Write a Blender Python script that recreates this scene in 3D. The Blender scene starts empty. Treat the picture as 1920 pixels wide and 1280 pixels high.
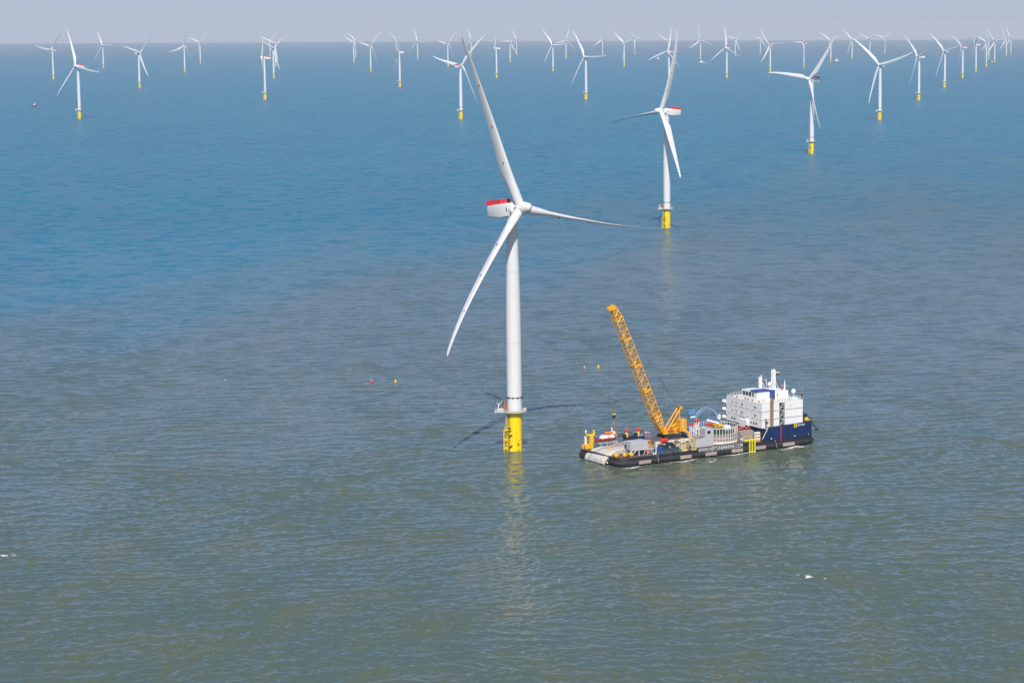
import bpy, math, random
import numpy as np
from mathutils import Matrix, Vector, noise as mnoise

# ------------------------------------------------------------------ camera
SC = bpy.context.scene
COL = SC.collection
R_EARTH = 7.43e6                      # effective earth radius (with refraction), gives the true horizon dip
CAM_H = 175.40
PITCH, ROLL = 0.13590444889, -0.00350129334
cam_d = bpy.data.cameras.new('camera')
cam = bpy.data.objects.new('camera', cam_d)
COL.objects.link(cam)
fwd = Vector((0, math.cos(PITCH), -math.sin(PITCH)))
up0 = Vector((0, math.sin(PITCH), math.cos(PITCH)))
rt0 = Vector((1, 0, 0))
cr, sr = math.cos(ROLL), math.sin(ROLL)
rt = cr * rt0 + sr * up0
up = -sr * rt0 + cr * up0
m = Matrix((rt, up, -fwd)).transposed().to_4x4()
m.translation = Vector((0, 0, CAM_H))
cam.matrix_world = m
cam_d.sensor_width = 36.0
cam_d.lens = 4344.757 / 1920 * 36.0
cam_d.shift_x = -(1280.70 - 960) / 1920
cam_d.clip_start = 1.0
cam_d.clip_end = 200000
SC.camera = cam

# ------------------------------------------------------------------ light, sky, exposure
SUN_EL, SUN_AZ = math.radians(43.5), math.radians(4)
s_dir = Vector((math.sin(SUN_AZ) * math.cos(SUN_EL), -math.cos(SUN_AZ) * math.cos(SUN_EL), math.sin(SUN_EL)))
W = bpy.data.worlds.new('World')
SC.world = W
W.use_nodes = True
nt = W.node_tree
for n in list(nt.nodes):
    nt.nodes.remove(n)
wo = nt.nodes.new('ShaderNodeOutputWorld')
bg = nt.nodes.new('ShaderNodeBackground')
sky = nt.nodes.new('ShaderNodeTexSky')
sky.sky_type = 'NISHITA'
sky.sun_disc = False
sky.sun_elevation = SUN_EL
sky.sun_rotation = math.pi - SUN_AZ
sky.altitude = 100
sky.air_density = 1.0
sky.dust_density = 1.0
sky.ozone_density = 3.0
tint = nt.nodes.new('ShaderNodeMixRGB')
tint.blend_type = 'MULTIPLY'
tint.inputs[0].default_value = 1.0
# thin blue-grey murk near the horizon, clearer above
tcw = nt.nodes.new('ShaderNodeTexCoord')
sep = nt.nodes.new('ShaderNodeSeparateXYZ')
nt.links.new(tcw.outputs['Generated'], sep.inputs[0])
mrw = nt.nodes.new('ShaderNodeMapRange')
mrw.inputs[1].default_value = 0.02
mrw.inputs[2].default_value = 0.30
nt.links.new(sep.outputs['Z'], mrw.inputs[0])
tm = nt.nodes.new('ShaderNodeMixRGB')
tm.inputs[1].default_value = (0.82, 0.785, 1.06, 1)
tm.inputs[2].default_value = (1.02, 1.0, 0.96, 1)
nt.links.new(mrw.outputs[0], tm.inputs[0])
nt.links.new(tm.outputs[0], tint.inputs[2])
lift = nt.nodes.new('ShaderNodeVectorMath')
lift.operation = 'ADD'
lift.inputs[1].default_value = (0, 0, 0.035)
nt.links.new(tcw.outputs['Generated'], lift.inputs[0])
nt.links.new(lift.outputs[0], sky.inputs['Vector'])
nt.links.new(sky.outputs[0], tint.inputs[1])
nt.links.new(tint.outputs[0], bg.inputs[0])
nt.links.new(bg.outputs[0], wo.inputs[0])
bg.inputs[1].default_value = 0.098
sun_d = bpy.data.lights.new('sun', 'SUN')
sun_d.energy = 4.3
sun_d.angle = math.radians(0.53)
sun_d.color = (1.0, 0.965, 0.91)
sun = bpy.data.objects.new('sun', sun_d)
COL.objects.link(sun)
sun.rotation_euler = s_dir.to_track_quat('Z', 'Y').to_euler()
SC.view_settings.view_transform = 'Standard'
SC.view_settings.look = 'None'
SC.view_settings.exposure = 0.08
SC.view_settings.gamma = 1.0
SC.cycles.max_bounces = 6
SC.cycles.volume_bounces = 1
SC.cycles.transparent_max_bounces = 8

random.seed(7)
PI = math.pi


# ------------------------------------------------------------------ materials
def mat(name, color, rough=0.5, metal=0.0, var=0.12, scale=0.35, dirt=None, dirt_amt=0.0, streak=False, bump=0.0):
    m = bpy.data.materials.new(name)
    m.use_nodes = True
    t = m.node_tree
    b = t.nodes['Principled BSDF']
    b.inputs['Roughness'].default_value = rough
    b.inputs['Metallic'].default_value = metal
    tc = t.nodes.new('ShaderNodeTexCoord')
    mp = t.nodes.new('ShaderNodeMapping')
    t.links.new(tc.outputs['Object'], mp.inputs[0])
    if streak:
        mp.inputs['Scale'].default_value = (1, 1, 0.12)
    nz = t.nodes.new('ShaderNodeTexNoise')
    nz.inputs['Scale'].default_value = scale
    nz.inputs['Detail'].default_value = 5
    t.links.new(mp.outputs[0], nz.inputs['Vector'])
    mr = t.nodes.new('ShaderNodeMapRange')
    mr.inputs[1].default_value = 0.3
    mr.inputs[2].default_value = 0.7
    t.links.new(nz.outputs[0], mr.inputs[0])
    mx = t.nodes.new('ShaderNodeMixRGB')
    t.links.new(mr.outputs[0], mx.inputs[0])
    c = color
    mx.inputs[1].default_value = (*[x * (1 - var) for x in c], 1)
    mx.inputs[2].default_value = (*[min(1, x * (1 + var * .5)) for x in c], 1)
    last = mx.outputs[0]
    if dirt:
        nz2 = t.nodes.new('ShaderNodeTexNoise')
        nz2.inputs['Scale'].default_value = scale * 3.1
        nz2.inputs['Detail'].default_value = 8
        t.links.new(mp.outputs[0], nz2.inputs['Vector'])
        r2 = t.nodes.new('ShaderNodeMapRange')
        r2.inputs[1].default_value = 0.52
        r2.inputs[2].default_value = 0.72
        r2.inputs[4].default_value = dirt_amt
        t.links.new(nz2.outputs[0], r2.inputs[0])
        m2 = t.nodes.new('ShaderNodeMixRGB')
        t.links.new(r2.outputs[0], m2.inputs[0])
        t.links.new(last, m2.inputs[1])
        m2.inputs[2].default_value = (*dirt, 1)
        last = m2.outputs[0]
    t.links.new(last, b.inputs['Base Color'])
    if bump:
        bp = t.nodes.new('ShaderNodeBump')
        bp.inputs['Strength'].default_value = bump
        t.links.new(nz.outputs[0], bp.inputs['Height'])
        t.links.new(bp.outputs[0], b.inputs['Normal'])
    return m


RUST = (0.16, 0.06, 0.025)
M = dict(
    white=mat('tower_white', (0.71, 0.70, 0.70), 0.35, var=0.06, scale=0.12, streak=True),
    blade=mat('blade_white', (0.71, 0.70, 0.70), 0.3, var=0.04, scale=0.1),
    yellow=mat('pile_yellow', (0.90, 0.64, 0.0), 0.4, var=0.06, scale=0.3, dirt=(0.45, 0.30, 0.03), dirt_amt=0.35, streak=True),
    red=mat('hoist_red', (0.72, 0.03, 0.05), 0.5, var=0.25, scale=0.8),
    galv=mat('galvanised_steel', (0.42, 0.42, 0.42), 0.45, 0.3, var=0.2, scale=1.5),
    platform=mat('platform_paint', (0.55, 0.53, 0.50), 0.6, var=0.15, scale=0.8),
    dark=mat('dark_steel', (0.03, 0.03, 0.035), 0.6, var=0.3, scale=1),
    receptor=mat('receptor_dark_red', (0.16, 0.03, 0.03), 0.6),
    hull=mat('hull_black', (0.018, 0.017, 0.022), 0.5, var=0.3, scale=0.25, dirt=(0.10, 0.06, 0.045), dirt_amt=0.35, streak=True, bump=0.1),
    rubber=mat('fender_rubber', (0.022, 0.021, 0.028), 0.75, var=0.3, scale=0.5, dirt=(0.09, 0.08, 0.07), dirt_amt=0.3),
    patch=mat('fender_patch', (0.42, 0.33, 0.30), 0.8, var=0.25, scale=1.2, dirt=(0.2, 0.07, 0.04), dirt_amt=0.7),
    blue=mat('bulwark_blue', (0.004, 0.024, 0.095), 0.35, var=0.2, scale=0.15, dirt=(0.03, 0.06, 0.13), dirt_amt=0.35, streak=True),
    deck=mat('deck_steel', (0.12, 0.11, 0.10), 0.8, var=0.35, scale=0.3, dirt=RUST, dirt_amt=0.6),
    bwhite=mat('ship_white', (0.80, 0.79, 0.78), 0.4, var=0.05, scale=0.3, dirt=(0.55, 0.50, 0.45), dirt_amt=0.3, streak=True),
    cream=mat('ramp_grey', (0.60, 0.58, 0.55), 0.65, var=0.15, scale=0.3, dirt=(0.35, 0.24, 0.12), dirt_amt=0.5, bump=0.1),
    grey=mat('container_grey', (0.47, 0.47, 0.49), 0.5, var=0.08, scale=0.5, dirt=(0.33, 0.30, 0.28), dirt_amt=0.3),
    crane=mat('crane_orange', (0.80, 0.39, 0.012), 0.4, var=0.15, scale=0.6, dirt=(0.35, 0.12, 0.02), dirt_amt=0.4),
    crane_red=mat('machinery_red_brown', (0.45, 0.12, 0.05), 0.5, var=0.3, scale=1),
    orange=mat('boat_orange', (0.75, 0.20, 0.03), 0.5, var=0.2, scale=1.0),
    boatred=mat('boat_red', (0.33, 0.03, 0.02), 0.45, var=0.2, scale=0.8),
    gear_red=mat('signal_red', (0.72, 0.03, 0.03), 0.5, var=0.15, scale=1),
    gear_yellow=mat('gear_yellow', (0.85, 0.50, 0.01), 0.5, var=0.15, scale=1, dirt=(0.35, 0.15, 0.03), dirt_amt=0.5),
    lemon=mat('lemon_yellow', (0.74, 0.64, 0.04), 0.45, var=0.1, scale=1),
    pale_yellow=mat('pale_yellow', (0.80, 0.62, 0.15), 0.5, var=0.1, scale=1),
    navy=mat('navy_cover', (0.012, 0.018, 0.05), 0.7, var=0.3, scale=1, bump=0.3),
    skipblue=mat('skip_blue', (0.02, 0.07, 0.28), 0.5, var=0.2, scale=0.8, dirt=RUST, dirt_amt=0.3),
    green=mat('dark_green', (0.012, 0.06, 0.05), 0.6, var=0.3, scale=1),
    teal=mat('teal', (0.02, 0.25, 0.25), 0.5, var=0.2, scale=1),
    archblue=mat('arch_blue', (0.10, 0.26, 0.50), 0.5, var=0.2, scale=1),
    glass=mat('dark_glass', (0.02, 0.025, 0.03), 0.15, var=0.1),
    brown=mat('crate_brown', (0.36, 0.29, 0.26), 0.8, var=0.25, scale=1.5, dirt=(0.2, 0.09, 0.05), dirt_amt=0.5),
    tarp=mat('tarpaulin', (0.58, 0.56, 0.53), 0.8, var=0.2, scale=0.9, bump=0.6),
    pink=mat('cage_white', (0.72, 0.68, 0.67), 0.5, var=0.12, scale=1),
    rustpipe=mat('exhaust_rust', (0.30, 0.19, 0.13), 0.7, var=0.3, scale=0.5, dirt=(0.12, 0.06, 0.03), dirt_amt=0.6, streak=True),
    raft=mat('raft_white', (0.78, 0.76, 0.62), 0.4, var=0.05, scale=1),
    purple=mat('grey_violet', (0.20, 0.17, 0.30), 0.6, var=0.2, scale=1),
    letter=mat('letter_white', (0.56, 0.56, 0.55), 0.5, var=0.04),
)


# ------------------------------------------------------------------ mesh helpers
class MB:
    def __init__(s):
        s.v = []
        s.f = []

    def add(s, v, f):
        o = len(s.v)
        s.v += [tuple(p) for p in v]
        s.f += [tuple(i + o for i in q) for q in f]
        return s

    def box(s, x0, x1, y0, y1, z0, z1, bev=0.0, mx=None):
        if bev:
            b = bev
            poly = [(x0 + b, y0), (x1 - b, y0), (x1, y0 + b), (x1, y1 - b), (x1 - b, y1), (x0 + b, y1), (x0, y1 - b), (x0, y0 + b)]
            rings = []
            c = Vector(((x0 + x1) / 2, (y0 + y1) / 2, 0))
            for z, k in ((z0, 1), (z0 + b, 0), (z1 - b, 0), (z1, 1)):
                rr = []
                for p in poly:
                    q = Vector((p[0], p[1], z))
                    if k:
                        q.x += b * (1 if q.x < c.x else -1)
                        q.y += b * (1 if q.y < c.y else -1)
                    rr.append(q)
                rings.append(rr)
            return s.loft(rings, mx=mx)
        v = [(x, y, z) for z in (z0, z1) for x, y in ((x0, y0), (x1, y0), (x1, y1), (x0, y1))]
        if mx:
            v = [mx @ Vector(p) for p in v]
        return s.add(v, [(3, 2, 1, 0), (4, 5, 6, 7), (0, 1, 5, 4), (1, 2, 6, 5), (2, 3, 7, 6), (3, 0, 4, 7)])

    def loft(s, rings, caps=True, mx=None, closed=True):
        n = len(rings[0])
        v = [Vector(p) for r in rings for p in r]
        if mx:
            v = [mx @ p for p in v]
        f = []
        for i in range(len(rings) - 1):
            for j in range(n if closed else n - 1):
                k = (j + 1) % n
                f.append((i * n + j, i * n + k, (i + 1) * n + k, (i + 1) * n + j))
        if caps:
            f.append(tuple(range(n - 1, -1, -1)))
            f.append(tuple(range((len(rings) - 1) * n, len(rings) * n)))
        return s.add(v, f)

    def tube(s, p0, p1, r0, r1=None, n=8):
        p0, p1 = Vector(p0), Vector(p1)
        r1 = r0 if r1 is None else r1
        d = (p1 - p0)
        if d.length < 1e-6:
            return s
        q = d.to_track_quat('Z', 'Y')
        R = []
        for p, r in ((p0, r0), (p1, r1)):
            R.append([p + q @ Vector((r * math.cos(2 * PI * k / n), r * math.sin(2 * PI * k / n), 0)) for k in range(n)])
        return s.loft(R)

    def path(s, pts, r, n=6):
        for a, b in zip(pts[:-1], pts[1:]):
            s.tube(a, b, r, n=n)
        return s

    def lathe(s, prof, n=24, mx=None):
        R = [[Vector((r * math.cos(2 * PI * k / n), r * math.sin(2 * PI * k / n), z)) for k in range(n)] for r, z in prof]
        return s.loft(R, mx=mx)

    def prism(s, poly, z0, z1, mx=None):
        return s.loft([[Vector((x, y, z0)) for x, y in poly], [Vector((x, y, z1)) for x, y in poly]], mx=mx)

    def mesh(s, name, smooth=False, angle=None):
        me = bpy.data.meshes.new(name)
        me.from_pydata(s.v, [], s.f)
        me.validate()
        import bmesh
        b = bmesh.new()
        b.from_mesh(me)
        bmesh.ops.recalc_face_normals(b, faces=b.faces)
        b.to_mesh(me)
        b.free()
        if smooth:
            me.shade_smooth()
            try:
                me.set_sharp_from_angle(angle=math.radians(angle or 35))
            except Exception:
                pass
        return me

    def build(s, name, material, parent=None, smooth=False, angle=None):
        me = s.mesh(name, smooth, angle)
        me.materials.append(M[material] if isinstance(material, str) else material)
        o = bpy.data.objects.new(name, me)
        COL.objects.link(o)
        if parent:
            o.parent = parent
        return o


def tag(o, label=None, cat=None, group=None, kind=None):
    for k, v in (('label', label), ('category', cat), ('group', group), ('kind', kind)):
        if v:
            o[k] = v
    return o


def empty(name, loc=(0, 0, 0), rz=0):
    o = bpy.data.objects.new(name, None)
    COL.objects.link(o)
    o.location = loc
    o.rotation_euler = (0, 0, rz)
    return o


def kids(o):
    return [c for c in bpy.data.objects if c.parent == o]


# ------------------------------------------------------------------ sea: one curved sheet, waves modelled where they can be seen
def sea():
    H = CAM_H
    # radii: fine near the camera's view, growing with distance
    r = [1.0, 150.0, 350.0, 480.0]
    d = 545.0
    while d < 56000:
        r.append(d)
        if d < 3600:
            d += max(0.5, d * d / (H * 2317) * 0.5)
        else:
            d += max(8.0, d * 0.012)
    r = np.array(r, dtype=np.float64)
    fine = np.linspace(-0.315, 0.165, 980)            # azimuth from +Y towards +X
    left = np.linspace(-math.pi, -0.315, 60)[:-1]
    right = np.linspace(0.165, math.pi, 60)[1:-1]
    th = np.concatenate([left, fine, right])
    nr, nt_ = len(r), len(th)
    RR, TH = np.meshgrid(r, th, indexing='ij')
    X = (RR * np.sin(TH)).astype(np.float64)
    Y = (RR * np.cos(TH)).astype(np.float64)
    Z = -(RR ** 2) / (2 * R_EARTH)
    dr = np.gradient(r)
    dth = np.full(nt_, 0.00056)
    dth[:len(left)] = 0.05
    dth[len(left) + len(fine):] = 0.05
    STEP = np.maximum(dr[:, None], RR * dth[None, :])
    rng = np.random.RandomState(3)
    i1 = int(np.searchsorted(r, 5200))
    x, y = X[:i1], Y[:i1]
    st = STEP[:i1].astype(np.float32)
    # slow domain warp so crests are not ruler-straight
    wx = 9 * np.sin(x * .011 + y * .017 + 1) + 5 * np.sin(x * .031 - y * .023)
    wy = 8 * np.sin(-x * .013 + y * .012 + 2) + 4 * np.sin(x * .027 + y * .041)
    z = np.zeros_like(st)
    dxs = np.zeros_like(st)
    dys = np.zeros_like(st)
    gust = np.full(x.shape, 0.92)
    for q_ in range(14):
        l_ = 30 * (420 / 30) ** (q_ / 13)
        an = rng.rand() * 6.283
        gust += 0.085 * np.sin(6.283 / l_ * (math.cos(an) * (x + wx * 2) + math.sin(an) * (y * .6 + wy * 2)) + rng.rand() * 6.283)
    gust = np.clip(gust, 0.35, 1.55).astype(np.float32)
    N = 96
    for i in range(N):
        lam = 1.7 * (17 / 1.7) ** ((i + rng.rand()) / N)
        k = 2 * math.pi / lam
        spread = 0.45 if lam > 7 else 0.85
        ang = math.radians(-78) + rng.randn() * spread
        slope = 0.033 * (1.0 if lam < 5 else (5 / lam) ** 1.0)
        a = slope / k
        fade = np.clip((lam / st - 2.0) / 2.2, 0, 1)
        ph = (k * (math.cos(ang) * (x + wx) + math.sin(ang) * (y + wy)) + rng.rand() * 6.283).astype(np.float32)
        s_, c_ = np.sin(ph), np.cos(ph)
        amp = a * fade * gust
        z += amp * s_
        dxs += amp * c_ * math.cos(ang) * 0.8
        dys += amp * c_ * math.sin(ang) * 0.8
    Z[:i1] += z
    X[:i1] += dxs
    Y[:i1] += dys
    # ---- silt plume (real colour of the water): front from lower left to upper right
    fx = [-6000, -2500, -1200, -640, -433, -290, -150, 0, 250, 536, 800, 2000, 6000]
    fy = [900, 1000, 1220, 1380, 1450, 1640, 1850, 2080, 2500, 3000, 3600, 5000, 7000]
    front = np.interp(X, fx, fy)
    wob = 1 + 0.05 * np.sin(X * .008 + 1.0) + 0.06 * np.sin(X * .021 + Y * .004) + 0.05 * np.sin(X * .043 - Y * .007 + 2)
    sig = np.interp(X, [-450, -150, 200, 900], [0.06, 0.11, 0.16, 0.24])
    silt = 1 / (1 + np.exp((np.log(np.maximum(Y, 50) / (front * wob))) / sig))
    silt *= np.interp(Y, [1500, 2300, 4200], [1.0, 0.82, 0.45])
    silt = np.maximum(silt, 0.55 * np.clip((Y * (1 + .1 * np.sin(X * .0006)) - 12500) / 6000, 0, 1))
    # ---- foam
    foam = np.zeros_like(X)

    def cap(cx, cy, rx, ry, amt=1.0, rot=0.0):
        c_, s_ = math.cos(rot), math.sin(rot)
        m_ = (np.abs(X - cx) < 3 * max(rx, ry)) & (np.abs(Y - cy) < 3 * max(rx, ry))
        ux = (X[m_] - cx) * c_ + (Y[m_] - cy) * s_
        uy = -(X[m_] - cx) * s_ + (Y[m_] - cy) * c_
        foam[m_] = np.maximum(foam[m_], amt * np.exp(-(ux / rx) ** 2 - (uy / ry) ** 2))

    for (cx, cy, rx, ry, am) in CAPS:
        cap(cx, cy, rx, ry, am)
    # along the hull (near side of the barge and the stern)
    bx = (X - BO.x) * BU.x + (Y - BO.y) * BU.y
    by = (X - BO.x) * BV.x + (Y - BO.y) * BV.y
    side = np.exp(-((by + 1.4 + 0.6 * np.sin(bx * .5)) / 1.3) ** 2) * ((bx > -1) & (bx < 95)) * (0.5 + 0.5 * np.clip(np.sin(bx * .23 + 1) * .6 + .5, 0, 1))
    foam = np.maximum(foam, side * 0.98)
    trail = np.exp(-((by + 3.6 + 0.05 * (bx - 10)) / 0.8) ** 2) * ((bx > 14) & (bx < 44)) * .55
    foam = np.maximum(foam, trail)
    for (cx, cy, rx, ry, am, ro) in SWIRL:
        cap(cx, cy, rx, ry, am, ro)
    for (px_, py_) in ((-70.2, 951.6), (-13.6, 2017.7), (177.4, 3183.4)):
        rr_ = np.hypot(X - px_, Y - py_)
        ring = np.exp(-((rr_ - 3.6) / 0.9) ** 2) * (0.55 + 0.35 * np.sin(np.arctan2(Y - py_, X - px_) * 3 + 1))
        foam = np.maximum(foam, ring)
    # olive tint mixed into the water colour round the barge
    olive = np.exp(-((bx - 48) / 58) ** 4 - ((by + 13) / 17) ** 2)
    # wake of the crew boat far away
    wa, wb = np.array(WAKE[0], float), np.array(WAKE[1], float)
    dv = (wb - wa)
    L = np.linalg.norm(dv)
    dv /= L
    t_ = (X - wa[0]) * dv[0] + (Y - wa[1]) * dv[1]
    n_ = -(X - wa[0]) * dv[1] + (Y - wa[1]) * dv[0]
    wake = np.exp(-(n_ / (60 + t_ * 0.03)) ** 2) * (t_ > -20) * np.clip(1 - t_ / L, 0, 1) ** .8
    foam = np.maximum(foam, wake * 0.9)
    # ---- mesh
    nv = nr * nt_
    co = np.empty((nv, 3), dtype=np.float32)
    co[:, 0] = X.ravel()
    co[:, 1] = Y.ravel()
    co[:, 2] = Z.ravel()
    i = np.arange(nr - 1)[:, None]
    j = np.arange(nt_)[None, :]
    jn = (j + 1) % nt_
    # winding so that normals point up (theta grows clockwise seen from above)
    q = np.stack([i * nt_ + j, i * nt_ + jn, (i + 1) * nt_ + jn, (i + 1) * nt_ + j], -1)
    q = q[..., ::-1].reshape(-1, 4).astype(np.int32)
    me = bpy.data.meshes.new('sea')
    me.vertices.add(nv)
    me.vertices.foreach_set('co', co.ravel())
    nf = len(q)
    me.loops.add(nf * 4)
    me.loops.foreach_set('vertex_index', q.ravel())
    me.polygons.add(nf)
    me.polygons.foreach_set('loop_start', np.arange(0, nf * 4, 4, dtype=np.int32))
    me.update()
    me.shade_smooth()
    unres = np.clip((STEP - 0.9) / 5.0, 0, 1) ** 0.6 * (TH == TH)
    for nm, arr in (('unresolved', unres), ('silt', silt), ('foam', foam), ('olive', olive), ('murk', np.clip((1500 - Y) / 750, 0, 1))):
        at = me.attributes.new(nm, 'FLOAT', 'POINT')
        at.data.foreach_set('value', arr.ravel().astype(np.float32))
    o = bpy.data.objects.new('sea', me)
    COL.objects.link(o)
    tag(o, kind='structure')
    # ---- water material
    w = bpy.data.materials.new('sea_water')
    w.use_nodes = True
    t = w.node_tree
    L_ = t.links.new
    b = t.nodes['Principled BSDF']
    b.inputs['IOR'].default_value = 1.333
    b.inputs['Specular IOR Level'].default_value = 0.46
    b.inputs['Roughness'].default_value = WATER_ROUGH

    def attr(nm):
        a = t.nodes.new('ShaderNodeAttribute')
        a.attribute_name = nm
        return a.outputs['Fac']
    geo = t.nodes.new('ShaderNodeNewGeometry')

    def noise(scale, sx=1, sy=1, detail=4, rough=.5):
        mp = t.nodes.new('ShaderNodeMapping')
        mp.inputs['Scale'].default_value = (sx, sy, 1)
        L_(geo.outputs['Position'], mp.inputs[0])
        n = t.nodes.new('ShaderNodeTexNoise')
        n.inputs['Scale'].default_value = scale
        n.inputs['Detail'].default_value = detail
        n.inputs['Roughness'].default_value = rough
        L_(mp.outputs[0], n.inputs['Vector'])
        return n.outputs[0]

    def mr(x_, a, b_, c=0, d_=1):
        n = t.nodes.new('ShaderNodeMapRange')
        for i_, v_ in enumerate((a, b_, c, d_)):
            n.inputs[i_ + 1].default_value = v_
        L_(x_, n.inputs[0])
        return n.outputs[0]

    def mixc(fac, c1, c2):
        n = t.nodes.new('ShaderNodeMixRGB')
        L_(fac, n.inputs[0])
        for i_, c in ((1, c1), (2, c2)):
            if isinstance(c, tuple):
                n.inputs[i_].default_value = (*c, 1)
            else:
                L_(c, n.inputs[i_])
        return n.outputs[0]

    def math_(op, a, b_):
        n = t.nodes.new('ShaderNodeMath')
        n.operation = op
        for i_, v_ in enumerate((a, b_)):
            if isinstance(v_, (int, float)):
                n.inputs[i_].default_value = v_
            else:
                L_(v_, n.inputs[i_])
        return n.outputs[0]
    patches = mr(noise(0.006, 1, 0.35, 6, .62), .40, .62)
    cloud = mr(noise(0.045, 1, .5, 5, .6), .42, .70)
    clear = mixc(patches, C_CLEAR, C_CLEAR2)
    siltc = mixc(patches, C_SILT, C_SILT2)
    siltc = mixc(math_('MULTIPLY', cloud, 0.55), siltc, C_SILT3)
    sa = attr('silt')
    edge = math_('MULTIPLY', sa, math_('SUBTRACT', 1.0, sa))
    rag = math_('MULTIPLY', math_('SUBTRACT', noise(0.012, 1, .35, 7, .68), .5), 4.5)
    sf = math_('MINIMUM', math_('MAXIMUM', math_('ADD', sa, math_('MULTIPLY', edge, rag)), 0.0), 1.0)
    base = mixc(sf, clear, siltc)
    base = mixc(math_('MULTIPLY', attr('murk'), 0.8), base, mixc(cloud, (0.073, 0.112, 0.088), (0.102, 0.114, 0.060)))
    base = mixc(math_('MULTIPLY', attr('olive'), 0.6), base, (0.105, 0.12, 0.058))
    fn = noise(1.3, 1, .8, 6, .7)
    fthr = math_('SUBTRACT', math_('ADD', attr('foam'), math_('MULTIPLY', fn, 1.8)), 1.62)
    fm = mr(fthr, -0.10, 0.10)
    base = mixc(fm, base, (0.75, 0.76, 0.74))
    L_(base, b.inputs['Base Color'])
    # waves too small or too far to be modelled: slopes from noise, no screen derivatives, so they hold at any distance
    def slopes(scale, sx, sy, amp, detail, rough, fac=None):
        mp = t.nodes.new('ShaderNodeMapping')
        mp.inputs['Scale'].default_value = (sx, sy, 1)
        L_(geo.outputs['Position'], mp.inputs[0])
        n = t.nodes.new('ShaderNodeTexNoise')
        n.inputs['Scale'].default_value = scale
        n.inputs['Detail'].default_value = detail
        n.inputs['Roughness'].default_value = rough
        L_(mp.outputs[0], n.inputs['Vector'])
        v = t.nodes.new('ShaderNodeVectorMath')
        v.operation = 'SUBTRACT'
        v.inputs[1].default_value = (.5, .5, .5)
        L_(n.outputs['Color'], v.inputs[0])
        k = t.nodes.new('ShaderNodeVectorMath')
        k.operation = 'MULTIPLY'
        k.inputs[1].default_value = (amp * .6, amp, 0)
        L_(v.outputs[0], k.inputs[0])
        if fac is None:
            return k.outputs[0]
        k2 = t.nodes.new('ShaderNodeVectorMath')
        k2.operation = 'SCALE'
        L_(k.outputs[0], k2.inputs[0])
        L_(fac, k2.inputs['Scale'])
        return k2.outputs[0]

    def vadd(a_, b_):
        n = t.nodes.new('ShaderNodeVectorMath')
        n.operation = 'ADD'
        L_(a_, n.inputs[0])
        L_(b_, n.inputs[1])
        return n.outputs[0]
    far = attr('unresolved')
    L_(math_('SUBTRACT', SPEC, math_('MULTIPLY', far, 0.27)), b.inputs['Specular IOR Level'])
    v = vadd(geo.outputs['Normal'], slopes(0.85, .7, 1, RIP, 3, .6))
    v = vadd(v, slopes(0.06, .9, 1, FARSLOPE, 8, .8, far))
    nn = t.nodes.new('ShaderNodeVectorMath')
    nn.operation = 'NORMALIZE'
    L_(v, nn.inputs[0])
    L_(nn.outputs[0], b.inputs['Normal'])
    L_(math_('ADD', math_('ADD', math_('MULTIPLY', fm, 0.5), WATER_ROUGH), math_('MULTIPLY', far, 0.16)), b.inputs['Roughness'])
    me.materials.append(w)
    return o


WATER_ROUGH = 0.13
RIP, FARSLOPE, SPEC = 0.38, 1.9, 0.44
C_CLEAR, C_CLEAR2 = (0.0, 0.140, 0.238), (0.0, 0.160, 0.252)
C_SILT, C_SILT2, C_SILT3 = (0.068, 0.120, 0.136), (0.084, 0.126, 0.138), (0.104, 0.126, 0.104)
# barge frame (u along the hull towards the bow, v across to the far side)
BA = math.radians(33.2)
BU = Vector((math.cos(BA), math.sin(BA), 0))
BV = Vector((-math.sin(BA), math.cos(BA), 0))
BO = Vector((-25.4, 911.2, -0.05)) - 0.8 * BV
CAPS = [
    (-228, 760, 2.6, 2.2, .84), (-225.0, 761, 1.6, 1.3, .8), (40, 725.5, 2.2, 3.2, .92), (42.5, 730, 1.8, 1.8, .84), (36.5, 728, 1.6, 1.2, .8), (45, 722, 1.2, 1.0, .76),
    (-229, 1147, 1.6, 2.4, .8), (-11.2, 844, 1.1, 1.3, .75), (-33, 804, .6, .8, .9), (-40, 723, .7, .9, .9), (48, 775, .9, 1.0, .8), (76, 817, .9, 1, .8), (72, 663, .6, .7, .8),
    (-198.5, 858, .5, .8, .8), (-188, 905, .6, .9, .7), (-83, 1310, .9, 1.6, .7), (-72.5, 1270, .9, 1.6, .7), (113, 792, .7, 1, .7),
]
_r = random.Random(11)
for _ in range(150):
    _d = 690 * (2400 / 690) ** _r.random()
    _a = -0.29 + _r.random() * 0.43
    _s = .35 + .5 * _r.random()
    CAPS.append((_d * math.sin(_a), _d * math.cos(_a), _s * 1.8, _s * _d / 900, .62 + .22 * _r.random()))


def bw(x, y, z=0.0):
    return BO + BU * x + BV * y + Vector((0, 0, z))


SWIRL = []
for (_x, _y, _rx, _ry, _am) in ((38, -8, 3.2, 1.2, .85), (41, -6.5, 2.0, .8, .9), (33, -5.5, 2.6, .8, .7), (27, -4.6, 3, .8, .7), (20, -3.5, 3.5, .9, .75), (74, -3.2, 2.5, .6, .6), (91, -2.5, 2.5, .7, .6)):
    _p = bw(_x, _y)
    SWIRL.append((_p.x, _p.y, _rx, _ry, _am, BA))
WAKE = ((100, 11310), (900, 10320))
sea()


# ------------------------------------------------------------------ wind turbines
def circ(r, n, z=0, cx=0, cy=0):
    return [Vector((cx + r * math.cos(2 * PI * k / n), cy + r * math.sin(2 * PI * k / n), z)) for k in range(n)]


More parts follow.
